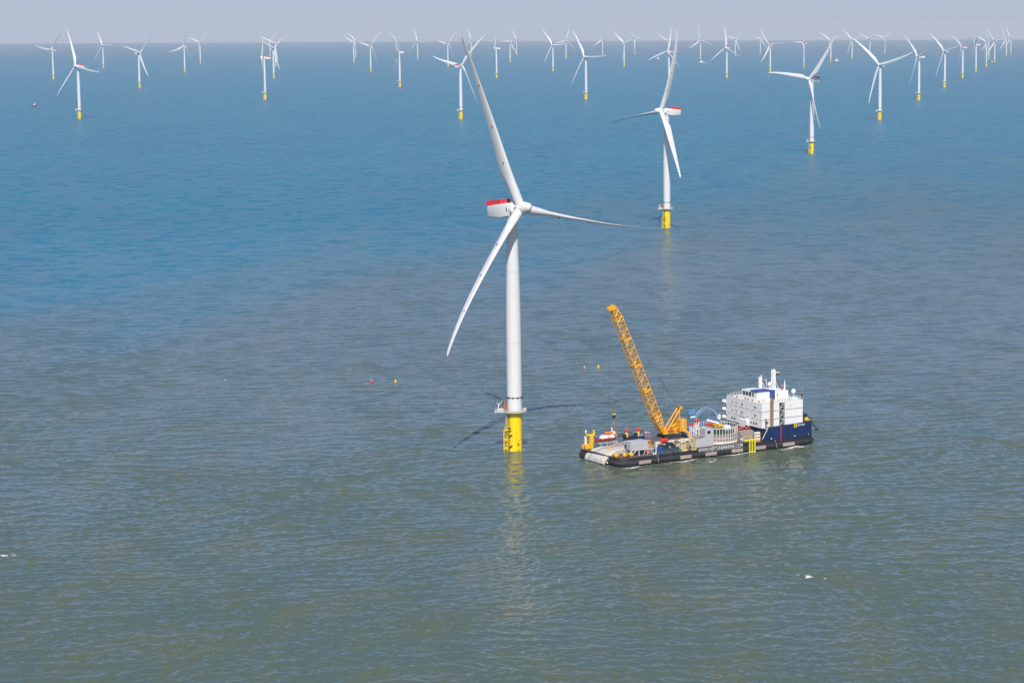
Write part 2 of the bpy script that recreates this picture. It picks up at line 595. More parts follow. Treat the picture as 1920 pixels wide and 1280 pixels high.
def blade_mesh(R=74.0, pba=5.0, pbt=3.0, name='blade', n=16, ns=34, pitch=0.0, fat=1.0):
    mb = MB()
    rings = []
    for i in range(ns + 1):
        u = i / ns
        r = 1.5 + (R - 1.5) * u
        q = r / R
        # chord, thickness, leading edge position
        if r < 3.5:
            ch, tk = 3.8, 3.8
        else:
            w = min(1, (r - 3.5) / 13.0)
            w = w * w * (3 - 2 * w)
            ch_o = 5.4 * (1 - (max(0, r - 16.5) / (R - 16.5))) ** 0.95 + 0.95 * (r > 16.5) * (max(0, r - 16.5) / (R - 16.5)) if r > 16.5 else 5.4
            ch = 3.8 * (1 - w) + ch_o * w if r <= 16.5 else ch_o
            if q > 0.975:
                ch *= max(0.12, 1 - ((q - 0.975) / 0.025) ** 2)
            rel = 1.0 * (1 - w) + w * (0.40 - 0.24 * min(1, max(0, (r - 16.5) / 40)))
            tk = ch * rel
        wr = 0 if r < 3.5 else min(1, (r - 3.5) / 13.0)
        tw = math.radians(13) * max(0, 1 - q) ** 2 * wr + math.radians(pitch)
        ch = ch if r < 3.5 else ch * fat + (fat - 1) * 1.2 * q
        cy = -pba * (0.35 * q + 0.65 * q ** 3)
        cx = -pbt * q ** 4
        le = -1.9 + 0.4 * wr              # leading edge stays nearly straight, bulge goes to the trailing edge
        if q > 0.5:
            le += 0.6 * (q - 0.5) * 2
        ring = []
        for k in range(n):
            a = 2 * PI * k / n
            c_ = 0.5 - 0.5 * math.cos(a)      # 0..1 along chord
            sgn = 1 if math.sin(a) >= 0 else -1
            circ_t = 0.5 * math.sin(a)
            air = 0.5 * sgn * (2.6 * math.sqrt(max(c_, 0)) * (1 - c_) * 0.98 if c_ < 1 else 0) * 0.92
            th_ = (circ_t * (1 - wr) + air * wr) * tk
            yy = le + c_ * ch
            xx = th_
            x2 = xx * math.cos(tw) - (yy) * math.sin(tw)
            y2 = xx * math.sin(tw) + (yy) * math.cos(tw)
            ring.append(Vector((cx + x2, cy + y2, r)))
        rings.append(ring)
    mb.loft(rings)
    me = mb.mesh(name, smooth=True, angle=60)
    me.materials.append(M['blade'])
    return me


def simple(name, fill, material, smooth=False, angle=35):
    mb = MB()
    fill(mb)
    me = mb.mesh(name, smooth, angle)
    me.materials.append(M[material])
    return me


def f_pile(b):
    b.lathe([(3.02, -4), (3.02, 1), (3.02, 15.6), (3.2, 15.7), (3.2, 16.3)], 40)


def f_pile_low(b):
    b.lathe([(3.05, -4), (3.05, 16.3)], 16)


def f_landing(b):
    # boat landing with two fender pipes, ladder and rest platform, left and front of the pile
    for yy in (-1.1, 0.9):
        b.tube((-4.5, yy, -1.5), (-4.5, yy, 8.2), 0.24, n=10)
        for z in (0.8, 4.4, 7.9):
            b.tube((-4.5, yy, z), (-2.9, yy * .8, z), 0.16)
    for x in (-3.55, -3.0):
        b.tube((x, -1.9, 0), (x, -1.9, 15.8), 0.09)
    for k in range(34):
        b.tube((-3.55, -1.9, .4 + k * .45), (-3.0, -1.9, .4 + k * .45), 0.04, n=4)
    b.box(-4.0, -1.2, -3.6, -1.6, 8.9, 9.1)
    for x, y in ((-4.0, -3.6), (-1.2, -3.6), (-4.0, -1.7), (-2.6, -3.6)):
        b.tube((x, y, 9), (x, y, 10.2), 0.06, n=5)
    b.path([(-4.0, -1.7, 10.2), (-4.0, -3.6, 10.2), (-1.2, -3.6, 10.2)], 0.06, 5)
    b.tube((-3.8, -3.4, 9), (-1.8, -2.6, 7.2), 0.12, n=6)
    for x in (1.1, 2.5):
        b.tube((x, -3.35, -1.5), (x, -3.35, 4.8 if x > 2 else 5.4), 0.2, n=8)
        for z in (1.0, 4.2):
            b.tube((x, -3.35, z), (x * .85, -2.6, z + .4), 0.13)
    for z in (2.4, 6.8):
        b.tube((-2.0, -3.3, z), (-1.2, -2.5, z + .7), 0.15)


def f_landing_dark(b):
    for z in (1.6, 6.2):
        b.tube((-2.3, -3.0, z), (-.9, -3.05, z + .7), 0.22)
    b.tube((1.0, -3.15, 3.6), (1.9, -3.1, 2.8), 0.2)
    b.box(-2.9, -1.5, -3.3, -2.75, 9.3, 9.9)
    b.tube((-2.2, -2.45, -1), (-2.2, -2.45, 15.7), 0.12)


def plat_poly(g=0.0):
    r = 5.3 + g
    pts = []
    for k in range(24):
        a = math.radians(-140) + math.radians(280) * k / 23
        pts.append((r * math.cos(a), r * math.sin(a)))
    pts += [(-8.2 - g, 3.0 + g), (-8.2 - g, -3.2 - g)]
    return pts


def f_platform(b):
    b.prism(plat_poly(), 16.32, 16.75)
    for a in range(8):
        an = a * PI / 4 + .3
        b.tube((3.0 * math.cos(an), 3.0 * math.sin(an), 14.8), (4.9 * math.cos(an), 4.9 * math.sin(an), 16.35), .13, n=5)


def f_platform_low(b):
    b.prism(plat_poly(.1), 16.2, 17.1)


def f_rail(b):
    pts = plat_poly(-0.08)
    n = len(pts)
    for i in range(n):
        x, y = pts[i]
        x2, y2 = pts[(i + 1) % n]
        L = math.hypot(x2 - x, y2 - y)
        m = max(1, round(L / 1.5))
        for k in range(m):
            px_, py_ = x + (x2 - x) * k / m, y + (y2 - y) * k / m
            b.tube((px_, py_, 16.7), (px_, py_, 18.0), 0.055, n=4)
        for z in (17.35, 17.95):
            b.tube((x, y, z), (x2, y2, z), 0.045, n=4)
    b.path([(x, y, 16.9) for x, y in pts] + [(pts[0][0], pts[0][1], 16.9)], 0.09, 4)


def f_davit(b):
    b.tube((-6.6, -1.2, 16.7), (-6.6, -1.2, 19.6), 0.2, 0.16)
    b.tube((-6.6, -1.2, 18.9), (-4.9, -0.6, 20.9), 0.14, 0.1)
    b.tube((-6.6, -1.2, 19.6), (-7.4, -1.6, 20.2), 0.12)
    b.box(-7.0, -6.2, -1.6, -.8, 16.75, 17.5, .05)
    b.box(-6.0, -4.7, -2.6, -1.3, 16.75, 17.9, .12)


def f_cabinet(b):
    b.box(-4.3, -3.4, -1.9, -.9, 16.75, 20.9, .05)
    b.box(-3.3, -2.9, -3.0, -2.3, 16.75, 19.0, .04)


def f_stairs(b):
    b.box(4.0, 4.9, -1.6, -.6, 16.76, 17.9, .15)


def f_tower(b):
    b.lathe([(3.15, 16.6), (3.15, 17.2), (3.12, 45), (3.05, 58), (2.7, 76), (2.25, 92), (2.05, 98.6)], 48)


def f_band(b):
    for k in range(40):
        a0, a1 = 2 * PI * k / 40, 2 * PI * (k + 1) / 40
        b.tube((3.32 * math.cos(a0), 3.32 * math.sin(a0), 22.4), (3.32 * math.cos(a1), 3.32 * math.sin(a1), 22.4), 0.11, n=5)
    for k in range(10):
        a = 2 * PI * k / 10 + .2
        b.box(-.22, .22, -.16, .16, 22.0, 22.75, mx=Matrix.Translation((3.3 * math.cos(a), 3.3 * math.sin(a), 0)) @ Matrix.Rotation(a, 4, 'Z'))


# nacelle frame: origin = rotor centre, front towards -Y, Z up, tower axis at y = 6
def f_nacelle(b):
    prof = [(4.6, 2.75, -2.3, 2.35, .9), (5.4, 3.0, -3.0, 2.65, .7), (11.0, 3.0, -3.05, 2.7, .5), (18.7, 2.85, -2.0, 2.6, .35), (19.3, 2.6, -1.6, 2.4, .3)]
    rings = []
    for y, hw, z0, z1, r in prof:
        ring = []
        for cx, cz, a0 in ((hw - r, z1 - r, 0), (-hw + r, z1 - r, 90), (-hw + r, z0 + r, 180), (hw - r, z0 + r, 270)):
            for k in range(4):
                a = math.radians(a0 + 30 * k)
                ring.append(Vector((cx + r * math.cos(a), y, cz + r * math.sin(a))))
        rings.append(ring)
    b.loft(rings)
    b.lathe([(2.2, -3.9), (2.25, -2.2)], 24, mx=Matrix.Translation((0, 6, 0)))


def f_nacelle_low(b):
    b.box(-2.9, 2.9, 4.6, 20.2, -2.6, 2.6, .3)


def f_generator(b):
    mx = Matrix.Rotation(math.radians(-90), 4, 'X')     # z -> +y
    b.lathe([(2.3, 2.2), (3.05, 2.6), (3.2, 3.0), (3.2, 4.5), (2.9, 4.75)], 36, mx=mx)


def f_vent(b):
    b.box(-3.04, 3.04, 5.6, 6.2, -.9, .8)


def f_hoist(b):
    y0, y1, x, z0, z1 = 10.0, 19.2, 2.75, 2.74, 4.55
    b.box(-x, x, y0, y1, z0 - .03, z0 + .12)
    t = .07
    b.box(-x, x, y0, y0 + t, z0 + .12, z1)
    b.box(-x, x, y1 - t, y1, z0 + .12, z1)
    b.box(-x, -x + t, y0 + t, y1 - t, z0 + .12, z1)
    b.box(x - t, x, y0 + t, y1 - t, z0 + .12, z1)
    for k in range(7):
        yy = y0 + (y1 - y0) * k / 6
        for s_ in (-1, 1):
            b.box(s_ * x - .09, s_ * x + .09, yy - .1, yy + .1, z0, z1 + .12)
    b.box(-1.6, 1.2, 11.6, 13.2, z0 + .1, z0 + 1.3, .08)


def f_instr(b):
    x, y, h = 0.2, 9.7, 2.4
    b.tube((x, y, 2.6), (x, y, 2.6 + h), .09, n=5)
    b.tube((x - .6, y, 2.5 + h), (x + .6, y, 2.5 + h), .07, n=4)


def f_hub(b):
    mx = Matrix.Rotation(math.radians(-90), 4, 'X')
    b.lathe([(0.15, -6.2), (1.0, -6.0), (1.6, -5.3), (1.95, -4.2), (2.3, -2.7), (2.6, -1.0), (2.6, 0.3), (2.5, 1.5), (2.3, 2.4)], 30, mx=mx)
    for k in range(3):
        a = 2 * PI * k / 3
        r_ = Matrix.Rotation(a, 4, 'Y')
        b.lathe([(2.1, 0.4), (2.1, 2.3), (1.95, 2.4)], 24, mx=r_)


def f_hub_low(b):
    mx = Matrix.Rotation(math.radians(-90), 4, 'X')
    b.lathe([(0.3, -4.3), (1.6, -3.5), (2.4, -1.2), (2.4, 2.3)], 14, mx=mx)


def f_recept(r):
    def g(b):
        R, pba, pbt = 74, 5, 3
        q = r / R
        cy, cx = -pba * (.35 * q + .65 * q ** 3), -pbt * q ** 4
        tk = (5.4 * (1 - max(0, r - 16.5) / (R - 16.5)) ** .95 + .9) * (0.40 - .24 * min(1, max(0, (r - 16.5) / 40))) / 2 + .15
        b.tube((cx - tk, cy + .3, r), (cx + tk, cy + .3, r), .28, n=10)
    return g


HI = dict(
    transition_piece=simple('transition_piece', f_pile, 'yellow', True),
    boat_landing=simple('boat_landing', f_landing, 'yellow', True),
    bracket=simple('bracket', f_landing_dark, 'dark'),
    platform=simple('platform', f_platform, 'platform'),
    railing=simple('railing', f_rail, 'galv'),
    davit_crane=simple('davit_crane', f_davit, 'bwhite'),
    equipment_cabinet=simple('equipment_cabinet', f_cabinet, 'crane_red'),
    locker=simple('locker', f_stairs, 'bwhite'),
    tower=simple('tower', f_tower, 'white', True, 30),
    flange_ring=simple('flange_ring', f_band, 'dark'),
    nacelle=simple('nacelle', f_nacelle, 'white', True, 30),
    generator_ring=simple('generator_ring', f_generator, 'white', True, 40),
    vent=simple('vent', f_vent, 'dark'),
    hoist_platform=simple('hoist_platform', f_hoist, 'red'),
    instrument_mast=simple('instrument_mast', f_instr, 'galv'),
    hub=simple('hub', f_hub, 'blade', True, 50),
    joint=simple('section_joint', lambda b: (b.lathe([(3.10, 44.9), (3.135, 44.95), (3.135, 45.15), (3.10, 45.2)], 48),), 'platform'),
    joint2=simple('section_joint', lambda b: (b.lathe([(2.72, 74.6), (2.76, 74.65), (2.75, 74.85), (2.70, 74.9)], 48),), 'platform'),
)
LO = dict(
    transition_piece=simple('transition_piece', f_pile_low, 'yellow', True),
    platform=simple('platform', f_platform_low, 'platform'),
    tower=simple('tower', lambda b: b.lathe([(3.15, 16.6), (3.05, 58), (2.7, 76), (2.05, 98.6)], 20), 'white', True),
    nacelle=simple('nacelle', f_nacelle_low, 'white'),
    hoist_platform=simple('hoist_platform', lambda b: b.box(-2.8, 2.8, 10.2, 20.2, 2.5, 4.4), 'red'),
    hub=simple('hub', f_hub_low, 'blade', True),
)
RECEPT = [simple('receptor', f_recept(r_), 'receptor') for r_ in (20, 35.5, 53)]
BLADE = blade_mesh(pitch=-75, fat=1.1)
BLADE_NEAR = blade_mesh(74.0, 4.1, 2.9, ns=44, fat=1.13)
BLADE_B = blade_mesh(73.5, 6.1, 2.9, fat=1.15)
BLADE_LO = blade_mesh(n=8, ns=12, pitch=-75, fat=1.3)


def place(me, name, parent, matrix=None):
    o = bpy.data.objects.new(name, me)
    COL.objects.link(o)
    o.parent = parent
    if matrix is not None:
        o.matrix_basis = matrix
    return o


def turbine(x, y, z, psi, phi, label, lod, blade=None, tilt=6.0, hub_dz=-0.5):
    t = empty('wind_turbine', (x, y, z))
    tag(t, label, 'wind turbine', 'offshore wind turbines')
    S = HI if lod >= 2 else LO
    tp = place(S['transition_piece'], 'transition_piece', t)
    if lod >= 1:
        bl = place(HI['boat_landing'], 'boat_landing', tp)
    if lod >= 2:
        place(HI['bracket'], 'bracket', tp)
    pf = place(S['platform'], 'platform', t)
    if lod >= 1:
        place(HI['railing'], 'railing', pf)
        place(HI['davit_crane'], 'davit_crane', pf)
    if lod >= 2:
        place(HI['equipment_cabinet'], 'equipment_cabinet', pf)
        place(HI['locker'], 'locker', pf)
    tw = place(S['tower'], 'tower', t)
    if lod >= 1:
        place(HI['flange_ring'], 'flange_ring', tw)
        place(HI['joint'], 'section_joint', tw)
        place(HI['joint2'], 'section_joint', tw)
    ps = math.radians(psi)
    hub = Matrix.Translation((6 * math.sin(ps), -6 * math.cos(ps), 102 + hub_dz))
    F = hub @ Matrix.Rotation(ps, 4, 'Z') @ Matrix.Rotation(math.radians(-tilt), 4, 'X')
    nc = place(S['nacelle'], 'nacelle', t, F)
    hp = place(S['hoist_platform'], 'hoist_platform', nc)
    if lod >= 2:
        place(HI['generator_ring'], 'generator_ring', nc)
        place(HI['vent'], 'vent', nc)
        place(HI['instrument_mast'], 'instrument_mast', nc)
    place(S['hub'], 'hub', t, F)
    bm = blade or (BLADE if lod >= 1 else BLADE_LO)
    for k in range(3):
        b = place(bm, 'blade', t, F @ Matrix.Rotation(math.radians(phi + 120 * k), 4, 'Y'))
        if lod >= 2:
            for rm in RECEPT:
                place(rm, 'receptor', b)
    return t


TURB = [
    (-70.2, 951.6, -0.1, 42.3, 102.5, 'largest white wind turbine in the foreground on a yellow pile in the grey water'),
    (-2159.1, 8010.2, -4.6, 240, 81.5, 'leftmost turbine in the photo, small, with one blade pointing up to the right'),
    (-1166.2, 4503.6, -1.5, 325.3, 101.4, 'tall turbine on the left with a red top, just right of the red boat'),
    (-2583.2, 10418.1, -7.8, 322.7, 91.5, 'small turbine just right of the tall left turbine, base at half its height'),
    (-1596.1, 6857.9, -3.3, 56, 47, 'lone mid-sized turbine on the left with two blades raised in a wide V'),
    (-1983.6, 9307.7, -6.1, 236.3, 109.5, 'left-hand turbine of the close pair, blade straight up and two spread below'),
    (-2402.5, 11643.9, -9.5, 322, 52.3, 'right-hand small turbine of the close pair, blades raised like a V'),
    (-1015, 5670.4, -2.2, 287.9, 3.6, 'sideways-facing turbine with a blade straight up, in front of the overlapping cluster on the left'),
    (-1416.8, 8092.5, -4.5, 54.3, 53, 'turbine directly right of the sideways-facing one, the nearer of the overlapping pair'),
    (-1842.3, 10577, -7.8, 25.4, 57.7, 'turbine mostly hidden behind the nearer of the overlapping pair'),
    (-2367.9, 13426, -12.5, 332.3, 50.7, 'faint turbine rising behind the nacelle of the sideways-facing turbine'),
    (-1641.1, 11674.3, -9.4, 147.6, 66.5, 'front one of two small turbines in line behind each other, left of centre'),
    (-1961.4, 14029, -13.5, 323.4, 66.5, 'rear one of two small turbines in line behind each other, left of centre'),
    (-1231.5, 9230.4, -5.8, 148.6, 78.3, 'small turbine with a long blade up to the right, right of the two in line'),
    (-827.5, 6837.4, -3.2, 267.8, 65.1, 'sideways-facing turbine left of the big rotor, nacelle pointing right'),
    (-1898.6, 15541.5, -16.5, 318.9, 62.9, 'faint Y-shaped turbine right behind the sideways-facing one left of centre'),
    (-1457.5, 12873.2, -11.3, 320.6, 100.7, 'lone little distant turbine between the sideways-facing one and the top of the big rotor'),
    (-1036.8, 10338.7, -7.3, 146.4, 79.9, 'small turbine just left of the raised blade tip of the big turbine'),
    (-420, 4419.8, -1.3, 151.1, 79.9, 'tall turbine crossed by the raised blade of the big foreground turbine'),
    (-1309.8, 14512.8, -14.3, 324.4, 100.9, 'faint turbine whose base is hidden behind the big turbine blade tip'),
    (-636.1, 7997.6, -4.3, 284.4, 118.6, 'sideways-facing turbine with upright blade, first right of the big raised blade'),
    (-856.3, 11629.5, -9.2, 50.5, 33.4, 'nearer of two small overlapping turbines right of the big raised blade'),
    (-1076.2, 15194.7, -15.6, 321.7, 87.4, 'farther of two small overlapping turbines right of the big raised blade'),
    (-507.9, 9184.7, -5.7, 328.5, 85.1, 'small turbine whose level blade reaches its smaller right neighbour, above the big hub'),
    (-639.7, 12879.7, -11.2, 165.8, 103.9, 'tiny turbine touched by the level blade of its left neighbour'),
    (-230, 5580.6, -2.1, 320, 89.4, 'mid-sized turbine near the centre with a level blade pointing right'),
    (-480.6, 14135.9, -13.5, 220.2, 6.9, 'tiny upright Y turbine just behind the level blade tip of the central one'),
    (-254.4, 10258.6, -7.1, 156, 48.5, 'front one of a small pair between the centre and the second largest turbine'),
    (-302.4, 14938.8, -15, 40.2, 74, 'farther one of a small pair between the centre and the second largest turbine'),
    (-13.6, 2017.7, -0.3, 304.3, 21.5, 'second largest turbine, red-topped nacelle to the right, pile at the big blade tip'),
    (-37.6, 6717.4, -3, 319.7, 11.7, 'turbine standing directly behind the upper blade of the second largest one'),
    (-68.6, 12176.3, -10, 209.8, 63.6, 'most distant of the three turbines in line at the second largest turbine'),
    (99.4, 12541.9, -10.6, 195.4, 8.7, 'tiny turbine right above the white crew boat and its wake'),
    (151.1, 7870, -4.2, 319.2, 114.6, 'turbine standing in the boat wake with one blade straight up'),
    (317.2, 13896, -13, 32.3, 44.9, 'tiny turbine close behind the one in the boat wake'),
    (500.4, 14910.9, -15, 40.7, 30.4, 'tiny turbine close behind left of the one at the end of the wake'),
    (336.4, 8898.1, -5.3, 210.3, 36.7, 'small turbine at the end of the wake, above the tip of a level blade'),
    (515.6, 9877.4, -6.6, 301.8, 36.1, 'small turbine between the end of the wake and the yellowish boat'),
    (721.9, 11326.4, -8.7, 319.2, 66.2, 'small turbine with the yellowish boat moored at its foot'),
    (177.4, 3183.4, -0.7, 315, 38.6, 'third largest turbine, right of centre, with a level blade to the left'),
    (902.9, 12392.1, -10.4, 325.9, 76.3, 'tiny turbine touched by the dark raised blade of a large turbine on the right'),
    (1125.8, 13992.1, -13.3, 198.3, 67.8, 'left one of two neighbouring tiny Y turbines above the tall right-hand turbine'),
    (1263.1, 14541.1, -14.3, 325.6, 47.3, 'right one of two neighbouring tiny Y turbines above the tall right-hand turbine'),
    (366.1, 4309.4, -1.3, 329.3, 73.9, 'nearest turbine of the receding row on the right, dark blade up to the left'),
    (552.5, 5435.9, -2, 298, 73.3, 'second turbine of the receding row on the right, counting from the nearest'),
    (738.8, 6557.7, -2.9, 312.9, 75.5, 'third turbine of the receding row on the right, counting from the nearest'),
    (930.5, 7735, -4.1, 293.5, 62.7, 'fourth turbine of the receding row on the right, counting from the nearest'),
    (1113.2, 8836.3, -5.3, 272.8, 56.6, 'fifth turbine of the receding row, its rotor seen edge-on'),
    (1298, 9952.6, -6.8, 303, 56.3, 'sixth turbine of the receding row on the right, in front of a tangle of blades'),
    (1606.1, 12222.3, -10.2, 222.2, 26.9, 'slightly farther turbine directly behind the sixth of the receding row'),
    (1492.3, 11140, -8.5, 195.9, 34.5, 'seventh turbine of the row, just right of the tangle of blades'),
    (1840.2, 13245.9, -12, 209, 32.3, 'second turbine from the right edge of the photo'),
    (2028.8, 14404.9, -14.2, 181, 28.7, 'rightmost and faintest turbine in the photo'),
]
BLV = {}
for i, (x, y, z, psi, phi, lab) in enumerate(TURB):
    d = math.hypot(x, y)
    lod = 2 if d < 3500 else (1 if d < 7000 else 0)
    kw = {}
    if i == 0:
        kw = dict(blade=BLADE_NEAR, tilt=7.9, hub_dz=-0.7)
    elif y < 2100:
        kw = dict(blade=BLADE_B)
    elif lod >= 1:
        pb_ = round({-1166.2: 2.1, -1015: 5.6, -827.5: 6.2, -420: 7.6, -230: 2.4, 177.4: 3.1, 366.1: 3.5, 552.5: 5.9, 738.8: 6.2}.get(x, 5.0))
        if pb_ not in BLV:
            BLV[pb_] = blade_mesh(74.0, pb_, 3.0, pitch=-75, fat=1.1)
        kw = dict(blade=BLV[pb_])
    turbine(x, y, z, psi, phi, lab, lod, **kw)

# ------------------------------------------------------------------ the work barge
D0 = 3.6      # deck height above the water
barge = empty('work_barge', BO, BA)
tag(barge, 'long black work barge with a blue bow and white stacked accommodation, carrying the orange crane', 'barge')


def outline(g=0.0, x0=-0.6, x1=98.0, y1=28.0, rc=5.0, rb=7.0):
    pts = []
    for cx, cy, r, a0 in ((x0 + rc, rc, rc, 180), (x1 - rb, rb, rb, 270), (x1 - rb, y1 - rb, rb, 0), (x0 + .2, y1 + .3, 1.2, 90)):
        for k in range(7):
            a = math.radians(a0 + 15 * k)
            pts.append((cx + (r + g) * math.cos(a), cy + (r + g) * math.sin(a)))
    return pts


def hull_rings(levels):
    return [[Vector((x, y, z)) for x, y in outline(g)] for z, g in levels]


# hull with recess for the stern ramp
MB().loft(hull_rings([(-2.5, -1.6), (-0.4, -0.5), (0.2, 0), (2.6, 0), (2.75, 0.08), (2.95, 0.08), (3.1, 0), (D0, 0)])).build('hull', 'hull', barge)
f = MB()
R = []
for k in range(9):
    a = PI * 2 * k / 8
    R.append((0.75 * math.sin(a), 1.45 + 1.0 * math.cos(a)))
ol = outline(0.0)
n = len(ol)
rings = []
for i in range(n):
    x, y = ol[i]
    xa, ya = ol[i - 1]
    xb, yb = ol[(i + 1) % n]
    tx, ty = xb - xa, yb - ya
    L = math.hypot(tx, ty)
    nx, ny = ty / L, -tx / L
    rings.append([Vector((x + nx * max(-.2, g), y + ny * max(-.2, g), z)) for g, z in R[:-1]])
f.loft(rings + [rings[0]], caps=False)
f.build('fender_belt', 'rubber', barge, True, 50)
MB().prism(outline(-0.25), D0 + .004, D0 + .08).build('deck', 'deck', barge)
for a, b_ in ((8.0, 13.8), (27.9, 33.3), (40.1, 45.7), (53.1, 58.7), (65.1, 70.3), (79, 85)):
    MB().box(a, b_, -.86, -.70, .75, 2.15, .04).build('fender_pad', 'patch', barge)
MB().box(36.3, 59.6, -.15, 0.02, 2.35, 4.45).build('name_board', 'hull', barge)
# low bulwark rail with stanchions along the deck edge
r = MB()
for xa, xb in ((18, 29), (46.5, 60),):
    r.tube((xa, .45, 4.55), (xb, .45, 4.55), .05, n=5)
    for k in range(int((xb - xa) / 2) + 1):
        r.tube((xa + 2 * k, .45, D0), (xa + 2 * k, .45, 4.55), .05, n=4)
r.build('deck_railing', 'galv', barge)
for x in (3, 16, 35, 60.5, 88):
    for s_ in (0, .9):
        MB().tube((x + s_, .9, D0), (x + s_, .9, 4.4), .26, .32, n=10).build('bollard', 'bwhite' if x in (16, 60.5) else 'dark', barge)


def text(body, size, loc, parent, name, material, sx=1.0, ext=0.03, bold=0.0):
    cu = bpy.data.curves.new('t', 'FONT')
    cu.body = body
    cu.size = size
    cu.extrude = ext
    cu.offset = bold
    cu.align_x = 'LEFT'
    tmp = bpy.data.objects.new('t', cu)
    COL.objects.link(tmp)
    dg = bpy.context.evaluated_depsgraph_get()
    me = bpy.data.meshes.new_from_object(tmp.evaluated_get(dg))
    bpy.data.objects.remove(tmp)
    me.materials.clear()
    me.materials.append(M[material])
    o = bpy.data.objects.new(name, me)
    COL.objects.link(o)
    o.parent = parent
    xs = [v.co.x for v in me.vertices]
    w_ = max(xs) - min(xs)
    kx = sx / w_ if sx else 1
    o.matrix_basis = Matrix.Translation(loc) @ Matrix.Rotation(PI / 2, 4, 'X') @ Matrix.Diagonal((kx, 1, 1, 1))
    return o


text('WWW.NEPTUNEMARINE.COM', 2.35, (37.0, -.19, 2.55), barge, 'lettering', 'letter', 22.0, bold=.035)
for x in (17.0, 75.5):
    for k, ch in enumerate('8642'):
        text(ch, .62, (x, -.12 if k < 1 else -.9, 3.0 - .72 * k), barge, 'draft_mark', 'letter', .38, bold=.02)
# raised blue bow
bow_pts = [(68.8, 0.0)] + [p for p in outline(0.02, 60, 98) if p[0] > 85] + [(68.8, 28.0)]
b = MB()
lo, hi = [], []
for x, y in bow_pts:
    lo.append(Vector((x, y, D0 + .1)))
    hi.append(Vector((x + (2.8 if x < 70 else 0), y, 9.35 + (.5 * (x - 72) / 26 if x > 72 else 0))))
b.loft([lo, hi])
b.build('bow_block', 'blue', barge)
b = MB()
for (xa, ya), (xb, yb) in zip(bow_pts[1:-1], bow_pts[2:-1]):
    if xa > 88 or xb > 88:
        b.tube((xa, ya, 10.1), (xb, yb, 10.1), .09, n=5)
        b.tube((xa, ya, 9.6), (xa, ya, 10.1), .07, n=4)
b.tube((90.6, .15, 9.95), (98, 7, 10.2), .05)
b.build('bow_railing', 'dark', barge)
b = MB()
for k in range(24):
    z = 2.0 + k * .31
    if 2.9 < z < 9.3:
        b.box(78.1, 78.95, -.10 - (.85 if z < 2.8 else 0), -.02, z, z + .11)
b.build('pilot_ladder', 'gear_red', barge)
b = MB()
b.tube((69.3, -.02, 5.0), (71.8, -.02, 9.0), .13)
b.tube((71.8, -.02, 9.0), (70.2, -.02, 9.0), .13)
b.tube((69.3, -.02, 5.0), (68.9, -.02, 4.9), .13)
b.build('stair_rail', 'bwhite', barge)
MB().box(85.2, 86.9, -.08, -.02, 8.1, 9.55).build('sign_plate', 'gear_yellow', barge)
MB().tube((86.05, -.12, 8.85), (86.05, -.07, 8.85), .38, n=14).build('sign_dot', 'dark', barge)
text('NP 430', 1.15, (87.3, -.10, 8.5), barge, 'vessel_number', 'letter', 3.2, bold=.03)
for x in (73.5, 85.5, 93):
    MB().lathe([(.18, 0), (.26, .1), (.2, .35)], 10, mx=Matrix.Translation((x, -.05 if x < 92 else .55, 4.5)) @ Matrix.Rotation(PI / 2, 4, 'X')).build('side_light', 'bwhite', barge)
# anchor on the bow
b = MB()
b.tube((97.6, 4.2, 8.6), (99.6, 3.2, 5.4), .25)
b.tube((99.6, 3.2, 5.4), (98.4, 2.3, 4.9), .28, .1)
b.tube((99.6, 3.2, 5.4), (99.4, 4.8, 4.9), .28, .1)
b.box(98.9, 100.1, 2.5, 3.9, 5.0, 5.7, .1)
b.build('anchor', 'dark', barge)

# accommodation stack
ACC = MB()
A0, A1, AY0, AY1, AZ0, AZ1 = 69.5, 90.5, 1.0, 27.0, 9.0, 19.4
zs = (AZ0, 12.5, 15.95, AZ1)
for i in range(3):
    za, zb = zs[i], zs[i + 1] - .22
    # container modules, butted in a row across the beam
    for k in range(6):
        ya = AY0 + (AY1 - AY0) * k / 6
        yb = AY0 + (AY1 - AY0) * (k + 1) / 6 - .06
        nx = 1
        ACC.box(A0, 78.4, ya, yb, za, zb)
        ACC.box(81.2 if k == 0 else 78.46, A1, ya + (0 if k else 0), yb, za, zb)
        if k == 0:
            ACC.box(78.46, 81.15, ya + 1.3, yb, za, zb)
acc = ACC.build('accommodation', 'bwhite', barge)
MB().box(A0 + .12, A1 - .12, AY0 + .12, AY1 - .12, AZ0 - .05, AZ1 - .3).build('module_gap', 'dark', acc)
# corner castings and joints on the aft face
b = MB()
for zz in zs[1:3]:
    for k in range(7):
        y = AY0 + (AY1 - AY0) * k / 6
        b.box(A0 - .12, A0 + .1, y - .28, y + .22, zz - .45, zz + .25)
b.build('corner_casting', 'bwhite', acc)
b = MB()
for k in range(25):
    y = AY0 + 1 + k
    b.box(A0 - .03, A0 - .005, y, y + .06, AZ0 + .2, AZ1 - .4)
b.build('panel_joint', 'grey', acc)
for z, ys in ((17.2, (22.6, 19.8, 15.9, 15.2, 6.3, 5.6)), (13.75, (22.6, 19.8, 15.9, 15.2, 6.3, 5.6)), (10.5, (22.9, 21.0, 11.0, 8.9, 6.8, 5.0))):
    for y in ys:
        big = z < 11
        MB().box(A0 - .07, A0 - .03, y - (.42 if big else .2), y + (.42 if big else .2), z - .45, z + .45).build('window', 'glass', acc)
for x in (84, 87.5):
    pass
